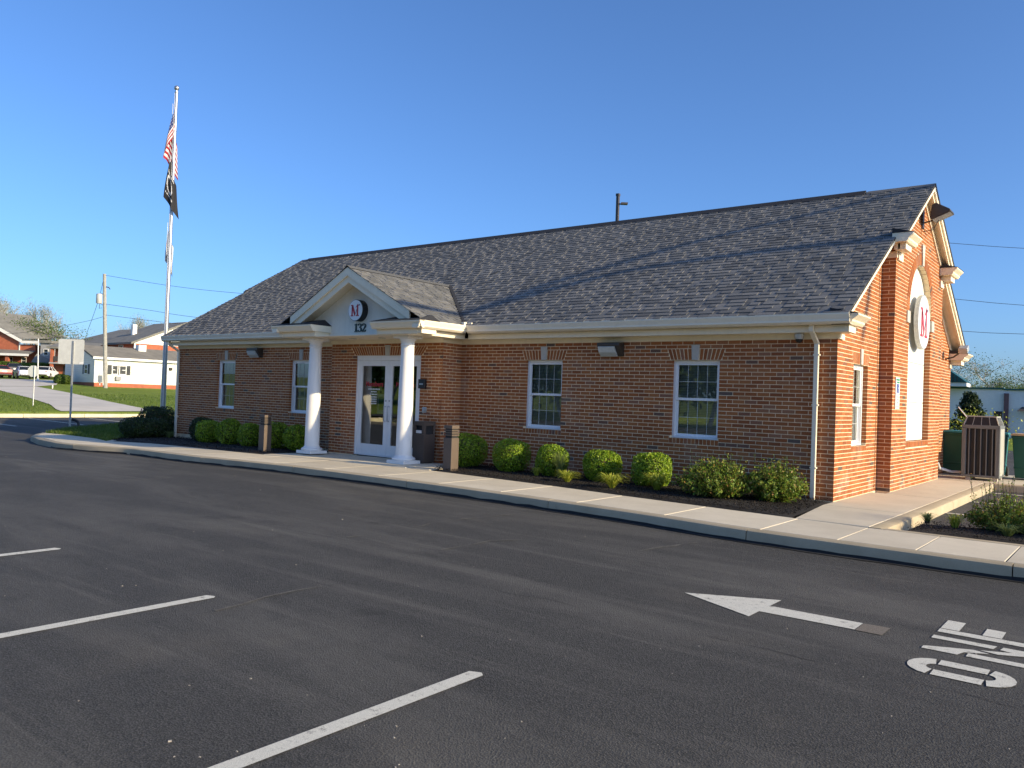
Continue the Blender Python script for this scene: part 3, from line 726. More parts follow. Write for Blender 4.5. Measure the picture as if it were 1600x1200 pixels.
b.quad(fRet(0, -.3, D), fRet(BAYX - .009, -.3, D), fRet(BAYX - .009, 4.7, D), fRet(0, 4.7, D))
b.quad((BAYX - .009, B2, -.3), (BAYX - .009, B2, 4.7), (0, B2, 4.7), (0, B2, -.3))
# left end and back, plain
b.quad((L_X + .009, 0, -.6), (L_X + .009, DEP, -.6), (L_X + .009, DEP, 3), (L_X + .009, 0, 3)); b.add([(L_X + .009, 0, 3), (L_X + .009, DEP, 3), (L_X + .009, Y_R, Z_R - .2)], [(0, 1, 2)])
b.quad((L_X, DEP, -.6), (-.009, DEP, -.6), (-.009, DEP, 3), (L_X, DEP, 3))
wall = b.build('wall', 'mortar', bank)
# special bricks: splayed flat arches, rowlock sills, the round arch
def splay(surf, a, c, v0, h, n, key):
    cen = (a + c) / 2; fx = v0 - 1.35
    for i in range(n):
        t0, t1 = i / n, (i + 1) / n; u0, u1 = a - 0.03 + (c - a + .06) * t0, a - 0.03 + (c - a + .06) * t1
        if abs((u0 + u1) / 2 - cen) < key * 0.62: continue
        g = 0.0075; s = 1 + h / 1.35
        q = [(u0 + g, v0), (u1 - g, v0), (cen + (u1 - g - cen) * s, v0 + h), (cen + (u0 + g - cen) * s, v0 + h)]
        BR.append((surf, q, 0.125, False))
def rowlock(surf, a, c, v1, h, n):
    for i in range(n):
        u0 = a + (c - a) * i / n; u1 = a + (c - a) * (i + 1) / n
        BR.append((surf, [(u0 + .005, v1 - h), (u1 - .005, v1 - h), (u1 - .005, v1 - .004), (u0 + .005, v1 - .004)], 0.11, False))
for a, c in WIN: splay('F', a, c, WT + .006, 3 * CRS - .012, 14, 0.10); rowlock('F', a - .02, c + .02, WB, 1.4 * CRS, 13)
splay('G', GW[0], GW[1], WT + .006, 3 * CRS - .012, 14, 0.10); rowlock('G', GW[0] - .02, GW[1] + .02, WB, 1.4 * CRS, 13)
splay('V', DX0, DX1, DTOP + .006, 3 * CRS - .012, 30, 0.12)
rowlock('B', PY0 - .02, PY1 + .02, PB, 1.7 * CRS, 28)
nA = 44
for i in range(nA):
    t0, t1 = math.pi * (i + 0.08) / nA, math.pi * (i + 0.92) / nA
    if abs((t0 + t1) / 2 - math.pi / 2) < 0.055: continue
    q = [(YC + r * math.cos(t), SPR + r * math.sin(t)) for r, t in ((RI, t0), (RO, t0), (RO, t1), (RI, t1))]
    BR.append(('B', q, 0.10, False))
nJ = int((SPR - PB) / CRS)
# the 300 bricks that show largest are objects of their own, the others one joined part
def parea(surf, poly):
    P = [px_of(SURF[surf](u, v, 0)) for u, v in poly]; A_ = 0
    for i in range(len(P)): A_ += P[i][0] * P[(i + 1) % len(P)][1] - P[(i + 1) % len(P)][0] * P[i][1]
    return abs(A_) / 2
cand = []
for i, (s, poly, dp, full) in enumerate(BR):
    if not full or s in 'VSR': continue
    c = np.mean(np.array(poly), axis=0)
    if s == 'F' and c[1] < 0.62 and c[0] > -7.3 and not (-0.25 < c[0]): continue      # behind the shrubs
    cand.append((parea(s, poly), i))
cand.sort(reverse=True); single = set(i for _, i in cand[:300])
ub = MB(); hb, vb = (BL - MJ) / 2, (CRS - MJ) / 2; ub.box((-hb, -0.001, -vb), (hb, 0.02, vb)); ume = None
b = MB()
for i, (s, poly, dp, full) in enumerate(BR):
    fn = SURF[s]; pr = rnd.uniform(-0.0006, 0.0012)
    if i in single:
        c = np.mean(np.array(poly), axis=0); P = fn(c[0], c[1], pr)
        if ume is None:
            o = ub.build('brick', 'brick', wall); ume = o.data; o.location = P
        else: o = link('brick', ume, wall, P)
        o.rotation_euler = (rnd.uniform(-.004, .004), rnd.uniform(-.006, .006), ROTZ[s] + rnd.uniform(-.005, .005))
    else:
        e = pr + (0.004 if s == 'B' and dp == 0.10 else 0)
        b.prism(poly, fn, -dp, e)
b.build('brickwork', 'brick', wall, kind='stuff')
# keystones
def keystone(fn, u, v0, h, w0, w1, d=0.022):
    b = MB(); b.prism([(u - w0 / 2, v0), (u + w0 / 2, v0), (u + w1 / 2, v0 + h), (u - w1 / 2, v0 + h)], fn, -0.06, d)
    b.build('keystone', 'keystone', bank, bevel=0.004)
for a, c in WIN: keystone(fFront, (a + c) / 2, WT, 0.27, 0.115, 0.16)
keystone(fGab, sum(GW) / 2, WT, 0.27, 0.115, 0.16); keystone(fVest, (DX0 + DX1) / 2, DTOP, 0.235, 0.12, 0.165)
keystone(fBay, YC, SPR + RI - 0.01, 0.42, 0.14, 0.22, 0.03)
for s in (-1, 1):
    u = YC + s * (RI + 0.11); b = MB(); b.prism([(u - .12, SPR - .26), (u + .12, SPR - .26), (u + .12, SPR - .03), (u - .12, SPR - .03)], fBay, -.05, .022); b.build('impost_block', 'keystone', bank, bevel=.004)
# arched panel
ap = [(PY0 + .002, PB), (PY1 - .002, PB)] + [(YC + (RI - .002) * math.cos(t), SPR + (RI - .002) * math.sin(t)) for t in [math.pi * i / 24 for i in range(25)]]
b = MB(); b.prism(ap, fBay, -0.16, -0.135); panel = b.build('arched_panel', 'sign_grey', bank)
ub_ = [PY0, PY0 + 0.66, PY0 + 1.33, PY1]; vb_ = [PB, 1.65, 2.45, 3.42, 4.5]
for i in range(3):
    for j in range(4):
        q = ap
        for pl in ((-1, 0, -(ub_[i] + .006)), (1, 0, ub_[i + 1] - .006), (0, -1, -(vb_[j] + .006)), (0, 1, vb_[j + 1] - .006)):
            q = clip(q, *pl)
            if len(q) < 3: break
        if len(q) >= 3: b = MB(); b.prism(q, fBay, -0.133, -0.115); b.build('panel_board', 'panel_white', panel)
# ---- sash windows
def window(fn0, a, c, label=None):
    fn = lambda u, v, d: fn0(u, v, d - 0.045)
    b = MB(); f = 0.045
    for q in ([(a, WB), (a + f, WB), (a + f, WT), (a, WT)], [(c - f, WB), (c, WB), (c, WT), (c - f, WT)], [(a + f, WT - f), (c - f, WT - f), (c - f, WT), (a + f, WT)], [(a + f, WB), (c - f, WB), (c - f, WB + .035), (a + f, WB + .035)]):
        b.prism(q, fn, -0.125, -0.035)
    w = b.build('window', 'vinyl', bank)
    if label: w['label'] = label
    mid = (WT + WB) / 2
    for nm, v0, v1, d0, d1 in (('upper', mid - .018, WT - f, -0.085, -0.055), ('lower', WB + .035, mid + .018, -0.118, -0.088)):
        b = MB(); s = 0.038; u0, u1 = a + f + .001, c - f - .001; dd = 0.0 if nm == 'upper' else 0.0
        for q in ([(u0, v0), (u0 + s, v0), (u0 + s, v1), (u0, v1)], [(u1 - s, v0), (u1, v0), (u1, v1), (u1 - s, v1)], [(u0 + s, v1 - s), (u1 - s, v1 - s), (u1 - s, v1), (u0 + s, v1)], [(u0 + s, v0), (u1 - s, v0), (u1 - s, v0 + s * 1.15), (u0 + s, v0 + s * 1.15)]):
            b.prism(q, fn, d0, d1)
        b.build('sash', 'vinyl', w)
        dm = (d0 + d1) / 2; b = MB(); g0, g1, h0, h1 = u0 + s, u1 - s, v0 + s, v1 - s
        b.quad(fn(g0, h0, dm), fn(g1, h0, dm), fn(g1, h1, dm), fn(g0, h1, dm)); b.build('pane', 'glass', w)
        b = MB(); mw = 0.005
        for k in (1, 2, 3): u = g0 + (g1 - g0) * k / 4; b.prism([(u - mw, h0), (u + mw, h0), (u + mw, h1), (u - mw, h1)], fn, dm + .002, dm + .006)
        v = (h0 + h1) / 2; b.prism([(g0, v - mw), (g1, v - mw), (g1, v + mw), (g0, v + mw)], fn, dm + .0035, dm + .0075)
        b.build('muntin', 'muntin_grey', w)
    b = MB(); n = 46
    for k in range(n):
        v = WB + .03 + (WT - WB - .06) * (k + .5) / n; P = [fn(a + .05, v - .014, -0.155), fn(c - .05, v - .014, -0.155), fn(c - .05, v + .010, -0.168), fn(a + .05, v + .010, -0.168)]; b.quad(*P)
    b.build('blind', 'blind', w)
    b = MB()
    e = 0.0; u0, u1, v0, v1 = a - .1, c + .1, WB - .1, WT + .1
    for q in (((u0, v0, -.9), (u1, v0, -.9), (u1, v1, -.9), (u0, v1, -.9)), ((u0, v0, -.135), (u0, v0, -.9), (u0, v1, -.9), (u0, v1, -.135)), ((u1, v0, -.9), (u1, v0, -.135), (u1, v1, -.135), (u1, v1, -.9)), ((u0, v1, -.135), (u0, v1, -.9), (u1, v1, -.9), (u1, v1, -.135)), ((u0, v0, -.9), (u0, v0, -.135), (u1, v0, -.135), (u1, v0, -.9))):
        b.quad(*[fn(*p) for p in q])
    b.build('room', 'interior', w)
for a, c in WIN: window(fFront, a, c)
window(fGab, GW[0], GW[1])
# ---- entrance doors
b = MB(); DH = DTOP; fw = 0.05
for q in ([(DX0, 0.015), (DX0 + fw, .015), (DX0 + fw, DH), (DX0, DH)], [(DX1 - fw, .015), (DX1, .015), (DX1, DH), (DX1 - fw, DH)], [(DX0 + fw, DH - .11), (DX1 - fw, DH - .11), (DX1 - fw, DH), (DX0 + fw, DH)]): b.prism(q, fVest, -0.13, -0.03)
b.prism([(DX0 + fw, .012), (DX1 - fw, .012), (DX1 - fw, .03), (DX0 + fw, .03)], fVest, -.13, -.02)
df = b.build('door_frame', 'aluminium', bank, bevel=0.004)
cx_ = (DX0 + DX1) / 2
for s in (-1, 1):
    u0, u1 = (DX0 + fw + .004, cx_ - .003) if s < 0 else (cx_ + .003, DX1 - fw - .004); v0, v1 = .035, DH - .114; st = 0.115
    b = MB()
    for q in ([(u0, v0), (u0 + st, v0), (u0 + st, v1), (u0, v1)], [(u1 - st, v0), (u1, v0), (u1, v1), (u1 - st, v1)], [(u0 + st, v1 - .12), (u1 - st, v1 - .12), (u1 - st, v1), (u0 + st, v1)], [(u0 + st, v0), (u1 - st, v0), (u1 - st, v0 + .24), (u0 + st, v0 + .24)]): b.prism(q, fVest, -0.10, -0.055)
    d = b.build('door', 'aluminium', bank)
    b = MB(); b.quad(*[fVest(*p) for p in ((u0 + st, v0 + .24, -.08), (u1 - st, v0 + .24, -.08), (u1 - st, v1 - .12, -.08), (u0 + st, v1 - .12, -.08))]); b.build('pane', 'door_glass', d)
    hu = u1 - .055 if s < 0 else u0 + .055
    b = MB(); b.tube([fVest(hu, .82, -.055), fVest(hu, .82, 0.0), fVest(hu, 1.15, 0.0), fVest(hu, 1.15, -.055)], .012, 8); b.build('handle', 'steel', d, smooth=True)
    b = MB(); u = hu + (.0 if s < 0 else .0); b.lathe(fVest(hu, 1.28, -.055), [(.022, 0), (.022, -.012)], 10, 'y'); b.build('lock', 'steel', d)
def text_mesh(name, s, size, fn, u, v, d, thick, mat, parent, align='CENTER', off=0.0, sx=1.0):
    cu = bpy.data.curves.new(name, 'FONT'); cu.body = s; cu.size = size; cu.align_x = align; cu.extrude = thick / 2; cu.offset = off; cu.resolution_u = 3
    t = bpy.data.objects.new(name, cu); COL.objects.link(t); dg = bpy.context.evaluated_depsgraph_get(); dg.update()
    me = bpy.data.meshes.new_from_object(t.evaluated_get(dg)); bpy.data.objects.remove(t); o = org_of(parent)
    for w in me.vertices:
        P = fn(u + w.co.x * sx, v + w.co.y, d + w.co.z + thick / 2); w.co = (P[0] - o[0], P[1] - o[1], P[2] - o[2])
    me.materials.clear(); me.materials.append(M(mat)); me.update(); return link(name, me, parent)
for ch, d in zip((-1, 1), [o for o in bank.children if o.name.startswith('door') and 'frame' not in o.name]):
    uc = (DX0 + fw + cx_) / 2 + .02 if ch < 0 else (cx_ + DX1 - fw) / 2 + .02
    text_mesh('red_lettering', 'Members', 0.155, fVest, uc, 1.60, -.077, .002, 'sign_red', d, off=0.003)
    b = MB()
    for k, (v, w) in enumerate(((1.52, .40), (1.46, .22), (1.40, .26), (1.34, .2), (1.29, .2), (1.24, .2), (1.19, .2))):
        n = int(w / .05); 
        for i in range(n): u = uc - w / 2 + i * .05; b.quad(*[fVest(*p) for p in ((u, v, -.0765), (u + .036 * rnd.uniform(.7, 1), v, -.0765), (u + .036, v + .028, -.0765), (u, v + .028, -.0765))])
    b.build('printed_hours', 'sign_white', d, kind='stuff')
# lobby behind the doors
b = MB(); u0, u1 = DX0 - .3, DX1 + .3
for q in (((u0, 0, -2.2), (u1, 0, -2.2), (u1, 2.5, -2.2), (u0, 2.5, -2.2)), ((u0, 0, -.14), (u0, 0, -2.2), (u0, 2.5, -2.2), (u0, 2.5, -.14)), ((u1, 0, -2.2), (u1, 0, -.14), (u1, 2.5, -.14), (u1, 2.5, -2.2)), ((u0, 2.5, -.14), (u0, 2.5, -2.2), (u1, 2.5, -2.2), (u1, 2.5, -.14)), ((u0, .005, -2.2), (u0, .005, -.14), (u1, .005, -.14), (u1, .005, -2.2))): b.quad(*[fVest(*p) for p in q])
b.build('lobby', 'interior', bank)
ps = thing('door_poster', 'green and white notice behind the glass of the left door', 'notice', fVest(-9.83, 1.05, -.16))
b = MB(); b.prism([(-9.98, .98), (-9.69, .98), (-9.69, 1.42), (-9.98, 1.42)], fVest, -.0905, -.0865); b.build('board', 'sign_white', ps)
b = MB(); b.prism([(-9.93, 1.06), (-9.74, 1.06), (-9.74, 1.36), (-9.93, 1.36)], fVest, -.0862, -.0845); b.build('green_field', 'sign_green', ps)
# ================================================================ main roof
AL = math.atan(SLP); cA, sA = math.cos(AL), math.sin(AL)
def fRoof(u, s, d): return (u, Y_E + s * cA - d * sA, Z_E + s * sA + d * cA)
SL = (Y_R - Y_E) / cA; S_UP = (2.35 - Y_E) / cA
XL0, XL1, XU0, XU1 = -19.60, 0.30, -19.80, 0.45
b = MB()
for x0, x1, s0 in ((XL0, XL1, 0.0), (XL1, XU1, S_UP), (XU0, XL0, S_UP)):
    b.prism([(x0, s0), (x1, s0), (x1, SL), (x0, SL)], fRoof, -0.03, -0.004)
    fb = lambda u, s, d: (u, 2 * Y_R - fRoof(u, s, d)[1], fRoof(u, s, d)[2])
    b.prism([(x0, s0), (x1, s0), (x1, SL), (x0, SL)], fb, -0.07, 0.006)
roof = b.build('roof', 'roof_felt', bank)
EXP = 0.1425
TW = []
def valley_y(x): return Y_E + 0.869 * (2.35 - abs(x + 9.78))
def tabs(n_rows, rng_u, add):
    for k in range(n_rows):
        s = k * EXP - (0.012 if k else 0.006); u0, u1 = rng_u(s); u = u0 - rnd.uniform(0, .3)
        while u < u1:                                   # base strip
            w = rnd.choice((0.5, 0.72, 0.98)); a, c = max(u, u0), min(u + w, u1); u += w
            if c - a > 0.03: add(a, c, s, 0.005)
        u = u0 - rnd.uniform(0, .3)
        while u < u1:                                   # teeth with gaps of uneven width
            w = rnd.choice((0.13, 0.17, 0.21, 0.26, 0.30)); a, c = max(u, u0), min(u + w, u1); u += w + rnd.choice((0.004, 0.06, 0.10, 0.14, 0.18))
            if c - a > 0.03: add(a, c, s + rnd.uniform(-.004, .004), 0.0165)
tabs(int(SL / EXP) + 1, lambda s: (XL0, XL1) if s + .02 < S_UP else (XU0, XU1), lambda a, c, s, t: TW.append((a, c, s, t)))
def tab_verts(fn, a, c, s0, s1, t):
    return [fn(a, s0, 0), fn(c, s0, 0), fn(c, s1, -.003), fn(a, s1, -.003), fn(a, s0, t), fn(c, s0, t), fn(c, s1, .002), fn(a, s1, .002)]
TF = [(4, 5, 6, 7), (0, 1, 5, 4), (1, 2, 6, 5), (3, 0, 4, 7)]
def tarea(a, c, s):
    if c - a > .4: return 0
    P = [px_of(fRoof(*q, 0)) for q in ((a, s), (c, s), (c, s + EXP), (a, s + EXP))]; A_ = 0
    for i in range(4): A_ += P[i][0] * P[(i + 1) % 4][1] - P[(i + 1) % 4][0] * P[i][1]
    return abs(A_) / 2 if P[1][0] < 1600 else 0
order = sorted(range(len(TW)), key=lambda i: -tarea(*TW[i][:3])); one = set(order[:300])
b = MB(); tme = None
for i, (a, c, s, t) in enumerate(TW):
    x = (a + c) / 2
    if abs(x + 9.78) < 2.3 and fRoof(x, s + .14, 0)[1] < valley_y(x) - 0.05: continue   # under the portico roof
    s1 = min(s + EXP + .02, SL)
    if i in one:
        if tme is None:
            q = MB(); f0 = lambda u, ss, d: (u, ss, d); q.add(tab_verts(f0, -.5, .5, 0, EXP + .02, 1.0), TF); o = q.build('shingle', 'shingle', roof); tme = o.data
            for v in tme.vertices:
                if abs(v.co.z) < 0.9: v.co.z = 0.1 if v.co.z > 0 else -0.1
        else: o = link('shingle', tme, roof)
        o.location = fRoof(x, s, 0); o.rotation_euler = (AL, 0, 0); o.scale = (c - a - .004, min(1, (s1 - s) / (EXP + .02)), t)
    else: b.add(tab_verts(fRoof, a + .002, c - .002, s, s1, t), TF)
b.build('shingle_courses', 'shingle', roof, kind='stuff')
# ridge vent
b = MB()
for i in range(14):
    x0 = XU0 + .35 + i * 1.327; x1 = x0 + 1.32
    b.add([(x0, Y_R - .16, Z_R - .075), (x1, Y_R - .16, Z_R - .075), (x1, Y_R, Z_R + .045), (x0, Y_R, Z_R + .045), (x1, Y_R + .16, Z_R - .075), (x0, Y_R + .16, Z_R - .075), (x0, Y_R - .16, Z_R - .10), (x1, Y_R - .16, Z_R - .10)], [(0, 1, 2, 3), (3, 2, 4, 5), (6, 7, 1, 0), (0, 3, 5), (1, 4, 2)])
b.build('ridge_vent', 'black_matt', roof)
b = MB()
for x0, x1 in ((-0.85, XU1), (XU0, XU0 + .34)): b.add([(x0, Y_R - .13, Z_R - .06), (x1, Y_R - .13, Z_R - .06), (x1, Y_R, Z_R + .02), (x0, Y_R, Z_R + .02), (x1, Y_R + .13, Z_R - .06), (x0, Y_R + .13, Z_R - .06)], [(0, 1, 2, 3), (3, 2, 4, 5)])
b.build('ridge_cap', 'shingle', roof)
# ---- rakes of the right gable (and, simply, of the left one)
def rake(b, sgn, xa, xb, s0, s1, dz0, dz1):        # board along the slope between two depths below the roof plane
    fn = (lambda u, s, d: (d, fRoof(0, s, u)[1], fRoof(0, s, u)[2])) if sgn > 0 else (lambda u, s, d: (d, 2 * Y_R - fRoof(0, s, u)[1], fRoof(0, s, u)[2]))
    b.prism([(-dz0, s0), (-dz1, s0), (-dz1, s1), (-dz0, s1)], fn, xa, xb)
for sg in (1, -1):
    for xw, xo, s0, s1 in ((0.0, XL1, 0.0, S_UP - .02), (BAYX, XU1, S_UP, SL)):
        if sg > 0:
            b = MB(); rake(b, sg, xo - .045, xo - .004, s0, s1, .031, .085); b.build('rake_fascia', 'trim', bank)
        else:
            b = MB(); rake(b, sg, xo - .045, xo - .008, s0, s1, .01, .15); b.build('rake_fascia', 'trim', bank)
            b = MB(); rake(b, sg, xo - .085, xo - .047, s0, s1, .10, .22); b.build('rake_moulding', 'trim', bank)
            b = MB(); rake(b, sg, xw + .004, xw + .028, s0, s1, .14, .30); b.build('rake_frieze', 'trim', bank)
        b = MB(); rake(b, sg, xw + .03, xo - .087, s0, s1, .125 if sg < 0 else .075, .14 if sg < 0 else .09); b.build('rake_soffit', 'trim', bank)
b = MB()
for sg in (1, -1): rake(b, sg, XL0 + .01, XL0 + .05, 0, S_UP, .01, .16); rake(b, sg, XU0 + .01, XU0 + .05, S_UP, SL, .01, .16)
b.build('rake_fascia', 'trim', bank)
# ---- eaves along the front
GUT = [(-.30, 2.765), (-.445, 2.765), (-.485, 2.80), (-.485, 2.83), (-.512, 2.905), (-.512, 2.928), (-.495, 2.928), (-.49, 2.84), (-.30, 2.84)]
def gutter(name, x0, x1, mirror=False):
    b = MB(); b.prism(GUT, lambda u, v, d: (d, u, v), x0, x1); return b.build(name, 'gutter_paint', bank)
gutter('gutter', XL0 - .06, -12.16); gutter('gutter', -7.38, XL1 + .0)
for x0, x1 in ((L_X - .1, -12.0), (-7.5, 0.19)): b = MB(); b.box((x0, -.285, 2.655), (x1, -.262, 2.763)); b.build('eave_fascia', 'trim', bank)
for x0, x1 in ((L_X - .1, V0X), (V1X, 0.19)): b = MB(); b.box((x0, -.260, 2.662), (x1, -.024, 2.676)); b.build('eave_soffit', 'trim', bank)
b = MB(); xs_ = [L_X - .02, -16.6, -13.9, V0X - .002]
for x0, x1 in zip(xs_[:-1], xs_[1:]): b.box((x0 + .002, -.022, H + .003), (x1 - .002, .05, 2.70))
xs_ = [V1X + .024, -5.2, -2.6, 0.022]
for x0, x1 in zip(xs_[:-1], xs_[1:]): b.box((x0 + .002, -.022, H + .003), (x1 - .002, .05, 2.70))
b.box((V0X - .02, -.625, H + .003), (V1X + .022, -.56, 2.672)); b.box((V1X - .03, -.559, H + .003), (V1X + .022, -.023, 2.672))
b.build('frieze_board', 'trim', bank)
# cornice returns on the gable: crown, bed mould and frieze block with a little roof
def cornice_return(x0, y0, y1, z0, out, mirror=False, roof_h=0.09):
    fy = (lambda y: 2 * Y_R - y) if mirror else (lambda y: y)
    def pr(b, poly, ya, yb): b.prism(poly, lambda u, v, d: (x0 + u, fy(d), z0 + v), ya, yb)
    b = MB(); pr(b, [(.004, .105), (out * .70, .105), (out * .78, .14), (out * .80, .17), (out, .235), (out, .262), (.004, .262)], y0, y1)
    pr(b, [(.004, -.005), (out * .58, -.005), (out * .58, .103), (.004, .103)], y0 + .16, y1 - .17)
    pr(b, [(.004, -.15), (.035, -.15), (.035, -.007), (.004, -.007)], y0 + .42, y1 - .02) if y0 > 0 else pr(b, [(.004, -.09), (.035, -.09), (.035, -.007), (.004, -.007)], y0 + .43, y1 - .0)
    o = b.build('cornice_return', 'trim', bank)
    b = MB(); yy0, yy1 = fy(y0 - .01), fy(y1 + .01); z = z0 + .264
    b.add([(x0 + .002, yy0, z), (x0 + out + .012, yy0, z), (x0 + out + .012, yy1, z), (x0 + .002, yy1, z), (x0 + .002, yy0, z + roof_h), (x0 + .002, yy1, z + roof_h)], [(0, 1, 2, 3), (4, 1, 2, 5), (0, 1, 4), (3, 2, 5), (0, 4, 5, 3)])
    b.build('return_cap', 'roof_felt', o)
cornice_return(0.0, -0.44, 0.26, 2.66, 0.42); cornice_return(0.0, -0.44, 0.26, 2.66, 0.42, True)
cornice_return(BAYX, 2.20, 2.96, 4.36, 0.34); cornice_return(BAYX, 2.20, 2.96, 4.36, 0.34, True)
b = MB(); b.box((.01, B1 - .022, 4.24), (BAYX + .022, B1 + .02, 4.353)); b.build('frieze_block', 'trim', bank)
b = MB(); b.box((.31, 2.26, 4.47), (BAYX + .2, B1 - .003, 4.615)); b.box((.305, 2.36, 4.36), (BAYX + .1, B1 - .003, 4.466)); b.build('cornice_side', 'trim', bank)
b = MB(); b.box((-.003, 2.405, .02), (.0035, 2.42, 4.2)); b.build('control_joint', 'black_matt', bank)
# downspouts
def downspout(x, xg):
    b = MB(); w = .036
    def seg(p, q):
        p, q = np.array(p, float), np.array(q, float); d = q - p; n = np.linalg.norm(d); d /= n; s = np.array((1.0, 0, 0)); s -= d * (s @ d); s /= np.linalg.norm(s); t = np.cross(d, s)
        b.obox((p + q) / 2, s, t, d, w, .027, n / 2 + .01)
    seg((xg, -.33, 2.78), (xg, -.33, 2.68)); seg((xg, -.33, 2.68), (x, -.07, 2.50)); seg((x, -.07, 2.50), (x, -.07, .02 + G(x)))
    d = b.build('downspout', 'gutter_paint', bank, bevel=.006)
    b = MB()
    for z in (.5, 1.5, 2.3): b.box((x - .05, -.098, z), (x + .05, -.012, z + .025))
    b.build('strap', 'gutter_paint', d)
downspout(-0.30, -0.31); downspout(-19.36, -19.45)

# ================================================================ portico
PX = -9.78; PW = 2.35; PZ = 4.15; PSL = (PZ - Z_E) / PW; PA = math.atan(PSL); cP, sP = math.cos(PA), math.sin(PA); PL = PW / cP; PYF = -1.72
def fPr(u, s, d): return (PX + PW - s * cP + d * sP, u, Z_E + s * sP + d * cP)     # right slope
def fPl(u, s, d): q = fPr(u, s, d); return (2 * PX - q[0], q[1], q[2])
def p_end(s): return Y_E + 0.869 * (s * cP)
def p_start(s): return PYF
b = MB()
for fn in (fPr, fPl):
    b.add([fn(PYF + .01, 0, -.01), fn(p_end(0) + .02, 0, -.01), fn(p_end(PL) + .06, PL, -.01), fn(PYF + .01, PL, -.01)], [(0, 1, 2, 3)])
    b.prism([(PYF + .06, .50), (p_end(.5) - .1, .5), (p_end(PL) - .1, PL), (PYF + .06, PL)], fn, -.05, -.012)
proof = b.build('porch_roof', 'roof_felt', bank)
b = MB()
for fn in (fPr, fPl):
    def add(a, c, s, t, fn=fn):
        s1 = min(s + EXP + .02, PL); b.add(tab_verts(fn, a + .002, c - .002, s, s1, t), TF)
    tabs(int(PL / EXP) + 1, lambda s: (p_start(s) - .012, p_end(s) + .01), add)
b.build('shingle_courses', 'shingle', proof, kind='stuff')
b = MB()
for fn in (fPr, fPl): b.add([fn(PYF - .01, PL - .12, .02), fn(p_end(PL) - .02, PL - .12, .02), fn(p_end(PL) + .02, PL + .01, .03), fn(PYF - .01, PL + .01, .03)], [(0, 1, 2, 3)])
b.build('ridge_cap', 'shingle', proof)
b = MB()
for fn in (fPr, fPl): b.add([fn(p_end(.0) - .03, 0, .022), fn(p_end(0) + .07, 0, .045), fn(p_end(PL) + .05, PL, .045), fn(p_end(PL) - .05, PL, .022)], [(0, 1, 2, 3)])
b.build('valley_flashing', 'black_matt', proof)
# pediment: wall, raking cornice in two steps, soffit
TY = -1.30
def prz(x): return PZ - PSL * abs(x - PX)
b = MB(); fP = lambda u, v, d: (u, d, v)
b.prism([(PX - 1.95, 2.675), (PX + 1.95, 2.675), (PX + 1.95, prz(PX + 1.95) - .1), (PX, PZ - .1), (PX - 1.95, prz(PX + 1.95) - .1)], fP, TY, TY + .12)
b.build('pediment', 'stucco', bank)
def prake(b, y0, y1, d0, d1, hw):
    k = 1 / cP
    for s in (1, -1):
        P = [(PX, PZ - d0 * k), (PX + s * hw, PZ - PSL * hw - d0 * k), (PX + s * hw, PZ - PSL * hw - d1 * k), (PX, PZ - d1 * k)]
        b.prism(P, fP, y0, y1)
b = MB(); prake(b, PYF + .005, PYF + .045, .004, .165, 1.93); b.build('raking_fascia', 'trim', bank)
b = MB(); prake(b, PYF + .047, PYF + .085, .10, .295, 1.86); b.build('raking_moulding', 'trim', bank)
b = MB(); prake(b, PYF + .087, TY - .002, .20, .215, 1.86); b.build('raking_soffit', 'trim', bank)
# entablature returns above the columns, with their small hipped caps
for s in (1, -1):
    xa, xb = PX + s * PW, PX + s * 0.96
    x0, x1 = min(xa, xb), max(xa, xb)
    ins = .10
    b = MB()
    prof = [(0, .10), (-.06, .10), (-.085, .13), (-.10, .165), (-.135, .22), (-.135, .245), (0, .245)]; x0 -= .06 if s < 0 else 0; x1 += .06 if s > 0 else 0
    yb = -1.75
    # mitred crown: front face and outer side
    fr = lambda u, v, d: (d, yb + u, 2.672 + v)
    b.prism(prof, fr, x0 if s < 0 else x0, x1)
    b.box((x0 + (0 if s > 0 else .16), yb + .001, 2.772), (x1 - (0 if s < 0 else .16), TY - .002, 2.917))
    b.box((x0 + (ins if s < 0 else .05), yb + .03, 2.672), (x1 - (ins if s > 0 else .05), TY - .002, 2.771))
    ent = b.build('cornice_return', 'trim', bank)
    b = MB(); z = 2.925
    e0, e1, ym, yq = x0 - .01, x1 + .01, yb - .145, TY - .004
    b.add([(e0, ym, z), (e1, ym, z), (e1, yq, z), (e0, yq, z), (e0 + .25, yq, z + .15), (e1 - .25, yq, z + .15)], [(0, 1, 5, 4), (1, 2, 5), (0, 4, 3), (2, 3, 4, 5)])
    b.build('return_cap', 'roof_felt', ent)
    # side gutter and fascia
    sg = lambda u, v, d: (PX + s * (PW - .445 - u), d, v)
    b = MB(); b.prism(GUT, lambda u, v, d: (PX + s * (PW - .452 - u + .0), d, v), yb - .13, -.46); b.build('gutter', 'gutter_paint', bank)
    xo = PX + s * (PW - .17); b = MB(); b.box((xo - .012, yb + .02, 2.655), (xo + .012, -.29, 2.763)); b.build('eave_fascia', 'trim', bank)
b = MB(); b.box((PX - PW + .16, yb + .05, 2.658), (PX + PW - .16, -.628, 2.670)); b.build('porch_soffit', 'trim', bank)
b = MB(); b.box((PX - PW + .17, -.626, 2.656), (V0X - .025, -.287, 2.669)); b.box((V1X + .025, -.626, 2.656), (PX + PW - .17, -.287, 2.669)); b.build('porch_soffit', 'trim', bank)
b = MB(); b.box((PX + PW - .06, -.53, 2.90), (PX + PW + .02, -.44, 3.0)); b.box((PX + PW + .06, -.47, 2.90), (PX + PW + .17, -.43, 2.99)); b.build('gutter_end', 'gutter_paint', bank, bevel=.01)
